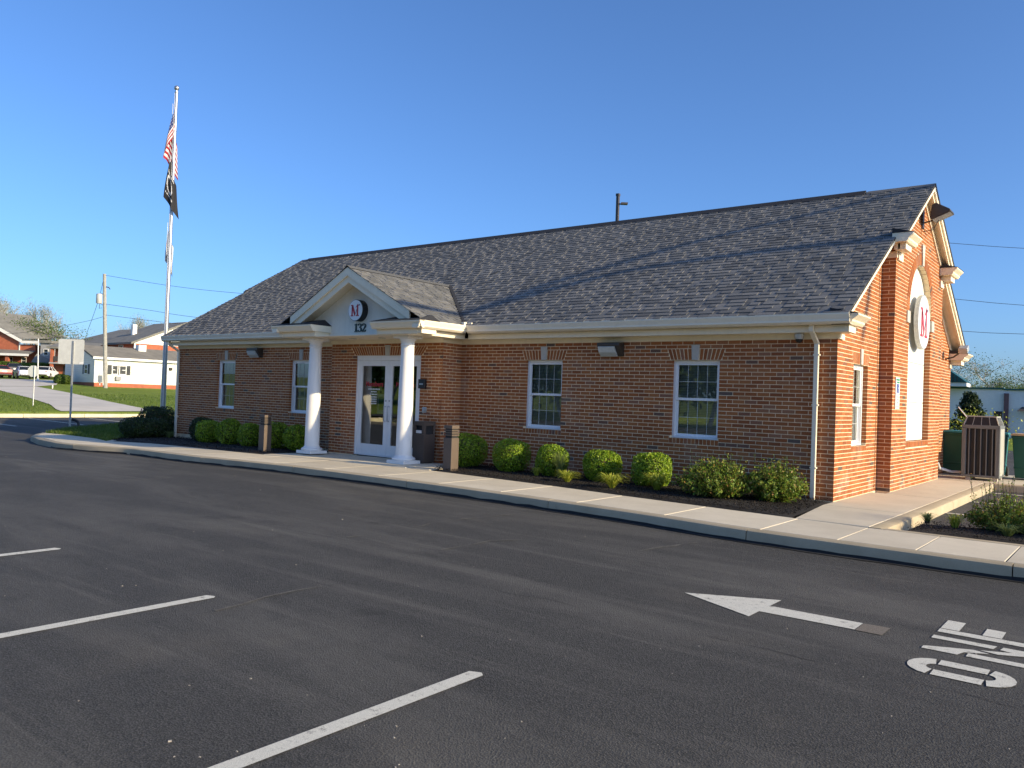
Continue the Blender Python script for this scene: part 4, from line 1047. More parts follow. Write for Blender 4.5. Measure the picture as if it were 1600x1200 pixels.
for x in (PX - .5, PX + .45):
    b = MB(); b.lathe((x, -1.05, 2.65), [(.085, 0), (.085, .007), (.06, .007)], 18); b.build('soffit_light', 'lamp_lens', bank)
for x in (-11.27, -8.27):
    b = MB(); prof = [(.168, .12), (.165, .6), (.158, 1.2), (.145, 1.9), (.135, 2.47)]
    b.lathe((x, -1.3, 0), prof, 32); col = b.build('column', 'white_paint', bank, smooth=True)
    b = MB(); b.box((x - .245, -1.545, 0.012), (x + .245, -1.055, .075)); b.lathe((x, -1.3, 0), [(.225, .075), (.243, .095), (.243, .115), (.225, .135), (.19, .145), (.185, .165), (.168, .18)], 32); b.build('column_base', 'white_paint', col, smooth=True)
    b = MB(); b.lathe((x, -1.3, 0), [(.135, 2.44), (.15, 2.45), (.15, 2.47), (.138, 2.48), (.14, 2.53), (.165, 2.57), (.19, 2.60)], 32); b.box((x - .215, -1.515, 2.60), (x + .215, -1.085, 2.655)); b.build('capital', 'white_paint', col, smooth=True)

# ================================================================ things fixed to the building
def m_polys():                                     # a serif M whose right stem is a figure 1 with a small flag
    return ([[(0, 0), (.34, 0), (.34, .06), (.24, .09), (.24, .80), (.10, .80), (.10, .09), (0, .06)], [(0, .94), (.26, .94), (.56, .22), (.50, .02), (.46, .02), (.10, .84), (0, .88)],
             [(.62, 0), (1.0, 0), (1.0, .06), (.90, .09), (.90, .92), (.74, .92), (.74, .09), (.62, .06)], [(.56, .70), (.74, .78), (.90, 1.0), (.80, .98), (.72, .86)]],
            [[(.50, .02), (.56, .22), (.72, .62), (.74, .56), (.74, .5)], [(.90, .92), (1.04, .98), (1.10, .94), (1.08, .84), (1.02, .90), (.92, .84)]])
def disc_sign(fn, u, v, r, d0, d1, label, mface, mrim, sz):
    t = thing('disc_sign', label, 'sign', fn(u, v, d0), None)
    def ring(r0, da, db, mat, name, n=40, parent=t):
        b = MB(); pl = [(u + r0 * math.cos(2 * math.pi * i / n), v + r0 * math.sin(2 * math.pi * i / n)) for i in range(n)]; b.prism(pl, fn, da, db); return b.build(name, mat, parent)
    ring(r, d0, d1, mrim, 'rim'); face = ring(r * .955, d1 + .001, d1 + .006, mface, 'face')
    red, slate = m_polys(); b = MB()
    for p in red: b.prism([(u + (x - .54) * sz, v + (y - .49) * sz) for x, y in p], fn, d1 + .007, d1 + .012)
    b.build('letter_m', 'sign_red', face)
    b = MB()
    for p in slate: b.prism([(u + (x - .54) * sz, v + (y - .49) * sz) for x, y in p], fn, d1 + .0066, d1 + .0105)
    b.build('letter_shadow', 'sign_slate', face); return t
fPed = lambda u, v, d: (u, TY - d, v)
disc_sign(fPed, -9.765, 3.235, .235, .0, .155, 'round white sign with a red letter M on the porch pediment', 'sign_white', 'black', .265)
sg2 = disc_sign(fBay, 4.71, 3.27, .55, -.02, .055, 'large round white sign with a red letter M on the arched gable panel', 'sign_white', 'galvanised', .62)
nb = thing('house_number', 'dark numerals 132 on the pediment under the round sign', 'house number', fPed(-9.78, 2.76, 0))
def digits():
    D_ = {'1': [[(.12, 0), (.52, 0), (.52, .06), (.41, .09), (.41, 1), (.36, 1), (.12, .86), (.14, .80), (.24, .83), (.24, .09), (.12, .06)]]}
    def stroke(pts, ws):
        out = []
        for i in range(len(pts) - 1):
            p, q = np.array(pts[i]), np.array(pts[i + 1]); t = q - p; t = t / np.linalg.norm(t); n = np.array((-t[1], t[0])); a, c = ws[i] / 2, ws[i + 1] / 2
            out.append([tuple(p - n * a - t * .01), tuple(q - n * c + t * .01), tuple(q + n * c + t * .01), tuple(p + n * a - t * .01)])
        return out
    D_['3'] = stroke([(.06, .78), (.10, .90), (.25, .96), (.40, .90), (.44, .76), (.38, .62), (.24, .54)], [.14, .10, .07, .12, .17, .12, .06]) + stroke([(.24, .53), (.42, .46), (.48, .28), (.42, .10), (.24, .03), (.08, .08), (.04, .20)], [.06, .12, .18, .12, .07, .10, .15])
    D_['2'] = stroke([(.06, .74), (.10, .88), (.26, .96), (.42, .88), (.46, .70), (.38, .50), (.10, .10)], [.15, .12, .07, .13, .18, .14, .07]) + [[(.03, .0), (.48, .0), (.54, .24), (.48, .24), (.43, .15), (.03, .15)]]
    return D_
DG = digits()
for k, ch in enumerate('132'):
    b = MB()
    for p in DG[ch]: b.prism([(-9.97 + k * .135 + x * .245, 2.775 + y * .185) for x, y in p], fPed, .002, .022)
    b.build('numeral', 'number_green', nb)
# wall lights
def wall_light(x0, x1, z0, z1, label):
    t = thing('wall_light', label, 'wall light', ((x0 + x1) / 2, -.02, (z0 + z1) / 2), 'box lights on the front wall')
    b = MB(); f = lambda u, v, d: (d, -u, v); b.prism([(.0, z0 - .01), (.05, z0 - .01), (.20, z1 - .055), (.20, z1), (.0, z1)], f, x0, x1); b.build('housing', 'bronze_paint', t, bevel=.006)
    b = MB(); n = lambda a, o: (.05 + .15 * a + .82 * o, z0 - .01 + (z1 - .045 - z0) * a - .58 * o); P = [n(.06, .004), n(.06, .03), n(.5, .05), n(.94, .03), n(.94, .004)]
    b.prism([(p[0], p[1]) for p in P], f, x0 + .025, x1 - .10); b.build('lens', 'lamp_lens', t)
wall_light(-4.34, -3.86, 2.31, 2.55, 'bronze box light on the brick wall between the two right windows')
wall_light(-15.66, -15.16, 2.31, 2.55, 'bronze box light on the brick wall between the two left windows')
t = thing('dome_camera', 'small pale dome camera under the eave beside the right downspout', 'camera', (-.53, -.14, 2.65))
b = MB(); b.lathe((-.56, -.14, 2.56), [(.065, 0.0), (.075, .02), (.075, .09)], 20); b.build('housing', 'galvanised', t, smooth=True)
b = MB(); b.lathe((-.56, -.14, 2.50), [(.0, 0), (.03, .006), (.05, .025), (.058, .06)], 20, cap=False); b.build('dome', 'black', t, smooth=True)
t = thing('floodlight', 'dark floodlight on a bracket high on the gable', 'floodlight', (BAYX, 4.56, 5.3))
b = MB(); b.box((BAYX + .001, 4.49, 5.14), (BAYX + .03, 4.63, 5.58)); b.tube([(BAYX + .02, 4.56, 5.25), (BAYX + .24, 4.56, 5.30)], .016, 8); b.tube([(BAYX + .02, 4.56, 5.08), (BAYX + .2, 4.56, 5.10), (BAYX + .3, 4.56, 5.28)], .008, 6); b.tube([(BAYX + .03, 4.54, 5.15), (BAYX + .09, 4.52, 5.0), (BAYX + .16, 4.53, 5.04), (BAYX + .2, 4.55, 5.16)], .006, 6); b.build('bracket', 'bronze_paint', t)
b = MB(); f = lambda u, v, d: (BAYX + .17 + u * .78, d, 5.27 + v * .78)
b.prism([(.0, .06), (.05, .0), (.48, .17), (.46, .23), (.14, .42), (.05, .38)], f, 4.36, 4.76); b.build('head', 'bronze_paint', t, bevel=.01)
b = MB(); b.prism([(.06, .0), (.46, .158), (.463, .152), (.063, -.006)], f, 4.39, 4.73); b.build('lens', 'lamp_lens', t)
t = thing('door_button', 'round silver door opener plate on the brick right of the entrance', 'button', (-8.40, -.61, 1.12)); b = MB(); b.prism([(-8.45, 1.06), (-8.33, 1.06), (-8.33, 1.18), (-8.45, 1.18)], fVest, .002, .02); b.build('plate', 'galvanised', t, bevel=.004)
b = MB(); b.lathe((-8.39, -.625, 1.12), [(.045, 0), (.045, -.012), (.03, -.018)], 16, 'y'); b.build('push_disc', 'steel', t)
t = thing('drop_box', 'small black box fixed to the brick right of the entrance', 'box', (-8.45, -.62, 1.66)); b = MB(); b.prism([(-8.55, 1.58), (-8.36, 1.58), (-8.36, 1.78), (-8.55, 1.78)], fVest, .002, .07); b.build('case', 'black', t, bevel=.008)
b = MB(); b.prism([(-8.51, 1.66), (-8.40, 1.66), (-8.40, 1.69), (-8.51, 1.69)], fVest, .071, .076); b.build('slot_plate', 'steel', t)
t = thing('parking_sign', 'narrow white accessibility notice with blue symbol on the gable wall', 'sign', fBay(2.88, 1.8, 0)); fs = fBay
def q2(b, u0, v0, u1, v1, d0=.016, d1=.018): b.prism([(u0, v0), (u1, v0), (u1, v1), (u0, v1)], fs, d0, d1)
b = MB(); q2(b, 2.73, 1.78, 3.03, 2.08, .004, .014); b.build('plate', 'sign_white', t); b = MB(); q2(b, 2.73, 1.50, 3.03, 1.772, .004, .014); b.build('plate', 'sign_white', t)
b = MB(); q2(b, 2.76, 2.02, 3.0, 2.055); q2(b, 2.80, 1.975, 2.98, 2.005); b.build('green_heading', 'sign_green', t)
b = MB(); q2(b, 2.80, 1.80, 2.96, 1.96); sym = b.build('symbol_field', 'sign_blue', t)
b = MB(); b.lathe(fs(2.868, 1.94, .0185), [(.012, 0), (.012, .001)], 10, 'x'); q2(b, 2.86, 1.88, 2.876, 1.925, .0185, .0195); q2(b, 2.876, 1.88, 2.915, 1.893, .0185, .0195); q2(b, 2.905, 1.845, 2.918, 1.88, .0185, .0195)
for i in range(12):
    a0, a1 = [math.radians(150 + 18 * (i + k)) for k in (0, 1)]; b.prism([(2.875 + .034 * math.cos(a0), 1.853 + .034 * math.sin(a0)), (2.875 + .034 * math.cos(a1), 1.853 + .034 * math.sin(a1)), (2.875 + .026 * math.cos(a1), 1.853 + .026 * math.sin(a1)), (2.875 + .026 * math.cos(a0), 1.853 + .026 * math.sin(a0))], fs, .0185, .0195)
b.build('wheelchair_symbol', 'sign_white', sym)
b = MB(); q2(b, 2.78, 1.71, 2.98, 1.735); q2(b, 2.80, 1.665, 2.96, 1.69); q2(b, 2.82, 1.60, 2.94, 1.64); q2(b, 2.77, 1.53, 2.99, 1.555); b.build('printed_lines', 'sign_grey', t)
t = thing('eave_light', 'small grey twin light under the far eave of the gable', 'wall light', (.2, 8.7, 2.95)); b = MB(); b.obox((.42, 8.45, 2.98), (1, 0, 0), (0, .9, .4), (0, -.4, .9), .1, .12, .07); b.build('head', 'galvanised', t, bevel=.02); b = MB(); b.tube([(.02, 8.5, 2.75), (.2, 8.5, 2.8), (.4, 8.45, 2.95)], .02, 6); b.build('arm', 'bronze_paint', t)

# ================================================================ things standing in front and beside
def bollard(x, y, label):
    z = G(x) - .02; t = thing('bollard_light', label, 'bollard', (x, y, z), 'bollard lights at the porch'); w = .105
    b = MB(); b.box((x - w, y - w, z), (x + w, y + w, z + .66)); b.build('post', 'bollard_paint', t, bevel=.006)
    b = MB()
    for k in range(3): b.box((x - w, y - w, z + .70 + k * .045), (x + w, y + w, z + .725 + k * .045))
    b.build('louvre', 'bollard_paint', t)
    b = MB(); b.box((x - w, y - w, z + .835), (x + w, y + w, z + .90)); b.build('cap', 'bollard_paint', t, bevel=.005)
    b = MB(); b.box((x - w * .8, y - w * .8, z + .655), (x + w * .8, y + w * .8, z + .84)); b.build('lamp_core', 'black_matt', t)
bollard(-6.66, -1.62, 'brown square bollard light right of the porch, one side in sunshine'); bollard(-12.62, -1.62, 'brown square bollard light left of the porch, all in shade')
t = thing('litter_bin', 'brown square litter bin behind the right column', 'litter bin', (-8.02, -.87, 0.012)); x0, x1, y0, y1 = -8.30, -7.98, -1.02, -.68
b = MB(); b.box((x0, y0, .03), (x1, y1, .62)); b.box((x0 + .03, y0 + .03, .012), (x1 - .03, y1 - .03, .03)); b.build('body', 'bin_brown', t, bevel=.012)
b = MB(); e = .06
for (xa, ya) in ((x0, y0), (x1 - e, y0), (x0, y1 - e), (x1 - e, y1 - e)): b.box((xa, ya, .622), (xa + e, ya + e, .80))
b.box((x0, y0, .80), (x1, y1, .885)); b.build('lid', 'bin_brown', t)
b = MB(); b.box((x0 + .05, y0 + .05, .60), (x1 - .05, y1 - .05, .81)); b.build('opening', 'black_matt', t)
b = MB(); b.box((x0 + .09, y0 - .004, .64), (x1 - .09, y0 + .03, .70)); b.build('notice', 'sign_white', t)
# air conditioner
t = thing('air_conditioner', 'tall grey air conditioner with dark coil sides on the side walkway', 'air conditioner', (1.0, 7.6, 0)); x0, x1, y0, y1, z0, z1 = .62, 1.36, 7.25, 8.0, .12, 1.17
b = MB(); b.box((x0 + .05, y0 + .05, z0), (x1 - .05, y1 - .05, z1)); b.build('coil', 'ac_coil', t)
b = MB(); b.box((x0, y0, z0 - .05), (x1, y1, z0)); b.box((x0, y0, z1 - .03), (x1, y1, z1 + .05)); b.build('base_and_top_pan', 'ac_metal', t, bevel=.01)
for xa, ya, m in ((x0, y0, 'ac_metal'), (x1 - .09, y0, 'ac_light'), (x1 - .09, y1 - .09, 'ac_metal'), (x0, y1 - .09, 'ac_metal')):
    b = MB(); b.box((xa, ya, z0), (xa + .09, ya + .09, z1)); b.build('corner_panel', 'ac_metal', t, bevel=.012)
b = MB(); b.box((x1 - .012, y0 + .09, z0), (x1 - .001, y1 - .09, z1)); b.build('side_panel', 'ac_light', t)
for k in range(5): x = x0 + .09 + (x1 - x0 - .18) * (k + .5) / 5; b = MB(); b.box((x - .01, y0 + .006, z0), (x + .01, y0 + .05, z1)); b.build('louvre', 'ac_metal', t)
for k in range(5): y = y0 + .09 + (y1 - y0 - .18) * (k + .5) / 5; b = MB(); b.box((x0 + .006, y - .01, z0), (x0 + .05, y + .01, z1)); b.build('louvre', 'ac_metal', t)
b = MB(); P = [(x0 + .03, y0 + .03, z1 + .05), (x1 - .03, y0 + .03, z1 + .05), (x1 - .03, y1 - .03, z1 + .05), (x0 + .03, y1 - .03, z1 + .05), (x0 + .09, y0 + .09, z1 + .23), (x1 - .09, y0 + .09, z1 + .23), (x1 - .09, y1 - .09, z1 + .23), (x0 + .09, y1 - .09, z1 + .23)]
b.add(P, [(0, 1, 5, 4), (1, 2, 6, 5), (2, 3, 7, 6), (3, 0, 4, 7)]); b.build('fan_guard', 'black_matt', t)
b = MB(); b.box((x0 + .08, y0 + .08, z1 + .23), (x1 - .08, y1 - .08, z1 + .255))
for i in range(4): b.tube([P[i], P[i + 4]], .014, 6)
for k in range(1, 4):
    b.tube([(P[0][0] + (P[1][0] - P[0][0]) * k / 4, P[0][1], P[0][2]), (P[4][0] + (P[5][0] - P[4][0]) * k / 4, P[4][1], P[4][2])], .006, 5)
    b.tube([(P[1][0], P[1][1] + (P[2][1] - P[1][1]) * k / 4, P[1][2]), (P[5][0], P[5][1] + (P[6][1] - P[5][1]) * k / 4, P[5][2])], .006, 5)
b.build('fan_frame', 'ac_light', t)
for xa, ya in ((x0 + .08, y0 + .06), (x1 - .14, y0 + .06), (x0 + .08, y1 - .14), (x1 - .14, y1 - .14)): b = MB(); b.box((xa, ya, .002), (xa + .1, ya + .1, .068)); b.build('foot', 'concrete_far', t)
b = MB(); b.tube([(.02, 7.0, .35), (.10, 6.95, .36), (.2, 7.0, .33), (.22, 7.1, .22), (.4, 7.4, .14), (.64, 7.5, .14)], .03, 8); tag(b.build('pipe', 'conduit', None, smooth=True), 'bent white pipe from the brick wall to the air conditioner', 'pipe')
b = MB(); b.tube([(.60, 8.9, 1.2), (.27, 8.9, 1.62)], .013, 6); tag(b.build('rod', 'sign_white'), 'thin white rod leaning behind the air conditioner', 'rod')
def toter(x, y, rot, body, lid, label):
    t = thing('wheeled_bin', label, 'wheeled bin', (x, y, 0), 'wheeled bins behind the air conditioner'); c, s = math.cos(rot), math.sin(rot)
    f = lambda u, v, w: (x + u * c - v * s, y + u * s + v * c, w)
    def hull(b, z0, z1, a0, b0, a1, b1): b.add([f(-a0, -b0, z0), f(a0, -b0, z0), f(a0, b0, z0), f(-a0, b0, z0), f(-a1, -b1, z1), f(a1, -b1, z1), f(a1, b1, z1), f(-a1, b1, z1)], [(0, 3, 2, 1), (4, 5, 6, 7), (0, 1, 5, 4), (1, 2, 6, 5), (2, 3, 7, 6), (3, 0, 4, 7)])
    b = MB(); hull(b, .04, 1.0, .23, .27, .29, .34); hull(b, .94, 1.0, .305, .355, .305, .355); hull(b, .25, .29, .255, .30, .26, .305); b.build('body', body, t, bevel=.015)
    b = MB(); hull(b, 1.002, 1.05, .32, .38, .30, .35); b.tube([f(-.25, .40, 1.0), f(.25, .40, 1.0)], .02, 8); b.build('lid', lid, t, bevel=.015)
    for u in (-.26, .26):
        b = MB(); b.lathe(f(u, .27, .125), [(.11, -.03), (.12, 0), (.11, .03)], 14, 'x'); b.build('wheel', 'rubber', t)
toter(.18, 9.0, 0, 'toter_green', 'toter_teal', 'dark green wheeled bin by the brick wall, left of the air conditioner'); toter(1.02, 9.0, 0.05, 'toter_teal', 'toter_teal', 'teal wheeled bin peeping out right behind the air conditioner'); toter(1.76, 8.72, -0.05, 'toter_green', 'toter_lid_tan', 'green wheeled bin with a tan lid at the right edge')
# ================================================================ planting
def super_pts(n, rx, ry, rz, e, rng, inner=0.35):
    d = rng.normal(0, 1, (n, 3)); d /= np.linalg.norm(d, axis=1)[:, None]
    k = (np.abs(d[:, 0]) ** e + np.abs(d[:, 1]) ** e + np.abs(d[:, 2]) ** e) ** (-1 / e)
    f = 1 - inner * rng.random(n) ** 2.2
    P = d * (k * f)[:, None]; N = np.sign(d) * np.abs(d * k[:, None]) ** (e - 1); N /= np.linalg.norm(N, axis=1)[:, None]
    return P * np.array((rx, ry, rz)), N
def lumps(P, rng, amp, freq):                       # soft uneven outline
    ph = rng.uniform(0, 6.28, 6)
    w = np.sin(P[:, 0] * freq + ph[0]) * np.sin(P[:, 1] * freq + ph[1]) + 0.6 * np.sin(P[:, 2] * freq * 1.4 + ph[2]) * np.sin(P[:, 0] * freq * 1.7 + ph[3])
    return P * (1 + amp * w)[:, None]
def shrub(name, label, loc, rx, ry, rz, leafm, n, size, group, e=3.2, seed=1, amp=0.05, core=0.72, asp=0.6, tilt=0.8):
    rng = np.random.default_rng(seed); t = thing(name, label, 'shrub', loc, group)
    P, N = super_pts(n, rx, ry, rz, e, rng); P = lumps(P, rng, amp * (0.7 + 1.1 * rng.random()), 3.2 / max(rx, ry)); P[:, 2] += rz * 1.0
    P += np.array(loc); quads_mesh('foliage', leaf_quads(P, N, size, asp, rng, tilt), leafm, t)
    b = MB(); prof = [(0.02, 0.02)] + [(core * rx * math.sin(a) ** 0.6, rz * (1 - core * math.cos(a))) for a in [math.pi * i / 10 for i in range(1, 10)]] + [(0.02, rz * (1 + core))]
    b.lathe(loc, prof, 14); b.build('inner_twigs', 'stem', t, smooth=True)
    b = MB()
    for k in range(4): a = k * 1.6; b.tube([(loc[0] + .02 * math.cos(a), loc[1] + .02 * math.sin(a), loc[2] - .03), (loc[0] + rx * .3 * math.cos(a), loc[1] + ry * .3 * math.sin(a), loc[2] + rz * .6)], .012, 5)
    b.build('stem', 'stem', t); return t
GB = 'clipped boxwood shrubs along the front wall'
BX = [(-6.93, -.80, .345, .33, 'dark shaded round boxwood right of the porch, beside the bollard'), (-5.82, -.82, .335, .305, 'half sunlit round boxwood, second to the right of the porch'), (-4.86, -.82, .295, .285, 'round boxwood behind a tall grass tuft, under the second window from the right'),
      (-3.76, -.83, .33, .275, 'broad bright boxwood left of the right window, with one gold tuft at its foot'), (-2.77, -.80, .31, .28, 'bright boxwood nearest the loose spirea shrubs, under the left edge of the right window'),
      (-16.2, -.92, .31, .30, 'shaded round boxwood under the leftmost window'), (-15.2, -.90, .34, .33, 'shaded round boxwood right of the leftmost window'), (-14.25, -.90, .31, .29, 'shaded boxwood left of the left bollard'), (-13.2, -.93, .33, .32, 'shaded boxwood right of the left bollard'), (-12.34, -.90, .30, .30, 'shaded boxwood half behind the left column'), (-17.0, -.62, .34, .33, 'dull dark shrub left of the shaded boxwoods near the left downspout')]
for i, (x, y, r, rz, lb) in enumerate(BX):
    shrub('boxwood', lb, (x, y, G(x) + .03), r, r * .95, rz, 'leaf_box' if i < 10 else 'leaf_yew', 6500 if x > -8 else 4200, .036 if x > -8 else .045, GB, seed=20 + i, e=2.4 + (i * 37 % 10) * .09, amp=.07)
def loose_shrub(label, x, y, z0, rx, ry, h, n_stem, seed, leaf=.036, per=34):
    rng = np.random.default_rng(seed); t = thing('spirea', label, 'shrub', (x, y, z0), 'loose spirea shrubs'); b = MB(); LP = []
    for _ in range(n_stem):
        a = rng.uniform(0, 6.28); q = math.sqrt(rng.random()); e = np.array((math.cos(a) * rx * q, math.sin(a) * ry * q, 0)); hh = h * (1 - .55 * q ** 2.2) * rng.uniform(.62, 1.1)
        p0 = np.array((x, y, z0)) + e * .25; p1 = np.array((x, y, z0)) + e * .8 + np.array((0, 0, hh * .6)); p2 = np.array((x, y, z0)) + e * rng.uniform(.95, 1.2) + np.array((0, 0, hh)); b.tube([p0, p1, p2], .004, 3, False, .0015)
        for k in range(per):
            s = rng.random() ** .75; p = (1 - s) ** 2 * p0 + 2 * s * (1 - s) * p1 + s * s * p2; LP.append(p + rng.normal(0, .026 if s < .85 else .014, 3))
    LP = np.array(LP); quads_mesh('foliage', leaf_quads(LP, rng.normal(0, 1, LP.shape) + (0, 0, .5), leaf, .58, rng, .7), 'leaf_spirea', t); b.build('stem', 'stem', t); return t
loose_shrub('larger loose spirea shrub with reddish tips under the right window', -1.40, -1.26, .0, .62, .52, .60, 420, 51, .044)
loose_shrub('smaller loose spirea shrub beside the right downspout', -.60, -.92, .0, .46, .46, .60, 300, 52, .044)
loose_shrub('loose spirea shrub with thin upright shoots in the bed right of the walkway', 2.50, -1.12, -.05, .50, .40, .46, 190, 53, .038)
loose_shrub('loose spirea shrub cut off by the right edge of the picture', 3.30, -1.3, -.05, .45, .40, .46, 160, 54, .038)
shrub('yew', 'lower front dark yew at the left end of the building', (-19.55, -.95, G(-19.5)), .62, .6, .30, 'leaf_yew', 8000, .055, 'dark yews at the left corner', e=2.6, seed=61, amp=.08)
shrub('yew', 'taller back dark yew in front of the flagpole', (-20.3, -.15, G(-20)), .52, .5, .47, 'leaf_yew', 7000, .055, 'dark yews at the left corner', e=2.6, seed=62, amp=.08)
# shoots that stand out of the spireas
def shoots(parent, x, y, z0, r, h, n, seed):
    rng = np.random.default_rng(seed); b = MB(); LP = []
    for _ in range(n):
        a = rng.uniform(0, 6.28); q = r * math.sqrt(rng.random()); p0 = np.array((x + q * math.cos(a), y + q * math.sin(a), z0)); ln = rng.normal(0, .12, 2)
        hh = h * rng.uniform(.5, 1.1); p1 = p0 + np.array((ln[0] * hh + .12 * hh * math.cos(a), ln[1] * hh + .12 * hh * math.sin(a), hh)); b.tube([p0, p1], .0025, 3, False)
        for k in range(11): LP.append(p0 + (p1 - p0) * (k + 1) / 11 + rng.normal(0, .010, 3))
    LP = np.array(LP); quads_mesh('shoot_leaves', leaf_quads(LP, rng.normal(0, 1, LP.shape), .026, .6, rng, 1.0), 'leaf_spirea', parent); b.build('shoot', 'stem', parent)
sp = [o for o in bpy.data.objects if o.name.startswith('spirea')]
for o, (x, y, z0, r, h, n) in zip(sorted(sp, key=lambda o: o.name), [(-1.40, -1.24, .30, .42, .38, 60), (-.60, -.90, .30, .32, .38, 46), (2.50, -1.12, .15, .42, .50, 46), (3.30, -1.3, .15, .4, .45, 36)]): shoots(o, x, y, z0, r, h, n, 70)
# grass tufts
def tuft(label, loc, h, r, n, mat, seed, name='grass_tuft', group='gold and green grass tufts in the mulch'):
    rng = np.random.default_rng(seed); t = thing(name, label, 'grass tuft', loc, group); Q = []
    for _ in range(n):
        a = rng.uniform(0, 6.28); l = h * rng.uniform(.55, 1.15); o = r * rng.uniform(.25, 1.0); w = .0055 if mat == 'leaf_tuft' else .0075; p = np.array(loc) + np.array((math.cos(a), math.sin(a), 0)) * .03 * rng.random(); d = np.array((math.cos(a), math.sin(a), 0)); s = np.array((-math.sin(a), math.cos(a), 0))
        pts = [p, p + d * o * .35 + np.array((0, 0, l * .6)), p + d * o * .8 + np.array((0, 0, l * .85)), p + d * o * 1.15 + np.array((0, 0, l * (.72 if h < .35 else .95)))]
        for k in range(3): w0, w1 = w * (1 - k * .25), w * (1 - (k + 1) * .28); Q.append([pts[k] - s * w0, pts[k] + s * w0, pts[k + 1] + s * w1, pts[k + 1] - s * w1])
    quads_mesh('blades', np.array(Q), mat, t); b = MB(); b.lathe((loc[0], loc[1], loc[2] - .01), [(.03, 0), (.035, .02), (.015, .05)], 8); b.build('root', 'stem', t); return t
for i, (px, py, h, r, n, m, lb) in enumerate([(838, 746, .18, .13, 90, 'leaf_gold', 'small lone gold tuft between two boxwoods right of the porch'), (886, 756, .22, .27, 230, 'leaf_gold', 'gold tuft at the foot of the tall thin grass'), (874, 750, .48, .22, 150, 'leaf_tuft', 'tall thin green grass in front of a boxwood'), (956, 766, .27, .30, 270, 'leaf_gold', 'gold tuft at the foot of the broad bright boxwood'), (1026, 769, .30, .30, 270, 'leaf_gold', 'gold tuft in front of the boxwood next to the spirea'),
        (265, 686, .22, .26, 130, 'leaf_tuft', 'pale tuft beside the left downspout'), (326, 692, .24, .26, 130, 'leaf_tuft', 'pale tuft in front of the shaded boxwood under the left window'), (361, 692, .24, .24, 120, 'leaf_tuft', 'pale tuft between shaded boxwoods left of the bollard'),
        (1492, 822, .21, .12, 110, 'leaf_gold', 'bright upright gold tuft at the front of the side bed'), (1449, 812, .14, .13, 110, 'leaf_tuft', 'low green tuft at the corner of the side bed'), (1574, 836, .20, .22, 130, 'leaf_tuft', 'spreading green tuft in front of the side bed shrub')]):
    P = on_g(px, py); z0 = G(P[0]) + (.02 if px < 1400 else -.04); tuft(lb, (P[0], P[1], z0), h, r, n, m, 90 + i)

# ================================================================ trees
def grow(seed, h, spread, levels=4, kids=(5, 5, 5, 4), up=.5):
    rg = random.Random(seed); S = []; tips = []
    def go(p, d, l, r, k):
        n = 3 if k == 0 else 2; pts = [p]
        for _ in range(n):
            d = (d + Vector((rg.gauss(0, .13), rg.gauss(0, .13), rg.gauss(0, .08)))).normalized(); pts.append(pts[-1] + d * l / n)
        S.append((pts, r, r * .55, k))
        if k >= levels: tips.append(pts[-1]); return
        for i in range(kids[k]):
            f = rg.uniform(.35, 1.0); j = min(int(f * n), n - 1); q = pts[j].lerp(pts[j + 1], f * n - j); a = rg.uniform(0, 6.28)
            nd = (d * .55 + Vector((math.cos(a) * spread, math.sin(a) * spread, up * rg.uniform(.2, 1.0)))).normalized(); go(q, nd, l * rg.uniform(.52, .74), r * .5, k + 1)
    go(Vector((0, 0, 0)), Vector((0, 0, 1)), h * .42, h * .022, 0); return S, tips
def tree_proto(name, label, cat, seed, h, spread, leafm, n_leaf, size, group, bark='twig', up=.5, jit=.5):
    S, tips = grow(seed, h, spread, up=up); zm = max(t.z for t in tips); k = h / zm
    t = thing(name, label, cat, (0, 0, 0), group); b = MB(); c = MB()
    for pts, r0, r1, lv in S:
        P = [tuple(q * k) for q in pts]
        (b if lv < 2 else c).tube(P, max(r0, .018), 6 if lv < 2 else 3, False, r1=max(r1, .012))
    b.build('trunk', bark, t, smooth=True); c.build('twigs', bark, t)
    rng = np.random.default_rng(seed); T_ = np.array([tuple(q * k) for q in tips]); idx = rng.integers(0, len(T_), n_leaf); P = T_[idx] + rng.normal(0, jit, (n_leaf, 3))
    P = P[P[:, 2] > .3]; quads_mesh('crown', leaf_quads(P, rng.normal(0, 1, P.shape), size, .6, rng, 1.0), leafm, t); return t
def place(o, P, s=1.0, rz=0.0, label=None, first=False):
    c = o if first else copy_tree(o); c.location = P; c.scale = (s, s, s); c.rotation_euler = (0, 0, rz)
    if label: c['label'] = label
    return c
trA = tree_proto('spring_tree', 'x', 'tree', 6, 13, .55, 'leaf_spring', 2200, .14, 'trees beyond the left houses', jit=.4, up=1.1)
TL = [(12, 138, 1.0, 'tall pale budding tree rising behind the left brick house'), (-8, 132, .95, 'pale budding tree cut off by the left edge of the picture'), (40, 142, .95, 'pale budding tree just right of the tallest one'), (66, 150, .82, 'lower pale tree over the white eave of the brick house'), (88, 150, .66, 'small pale tree left of the motel roof'), (232, 175, 1.0, 'bare treetop showing behind the motel roof by the flagpole'), (200, 175, .84, 'bare treetop beside the motel chimney')]
for i, (px, dp, s, lb) in enumerate(TL): P = at(px, 596, dp); place(trA, (P[0], P[1], T(P[0]) - .2), s, i * 1.3, lb, i == 0)
trB = tree_proto('spring_tree', 'x', 'tree', 11, 8.5, 1.05, 'leaf_tree', 3600, .15, 'trees beyond the store on the right', up=.35, jit=.5)
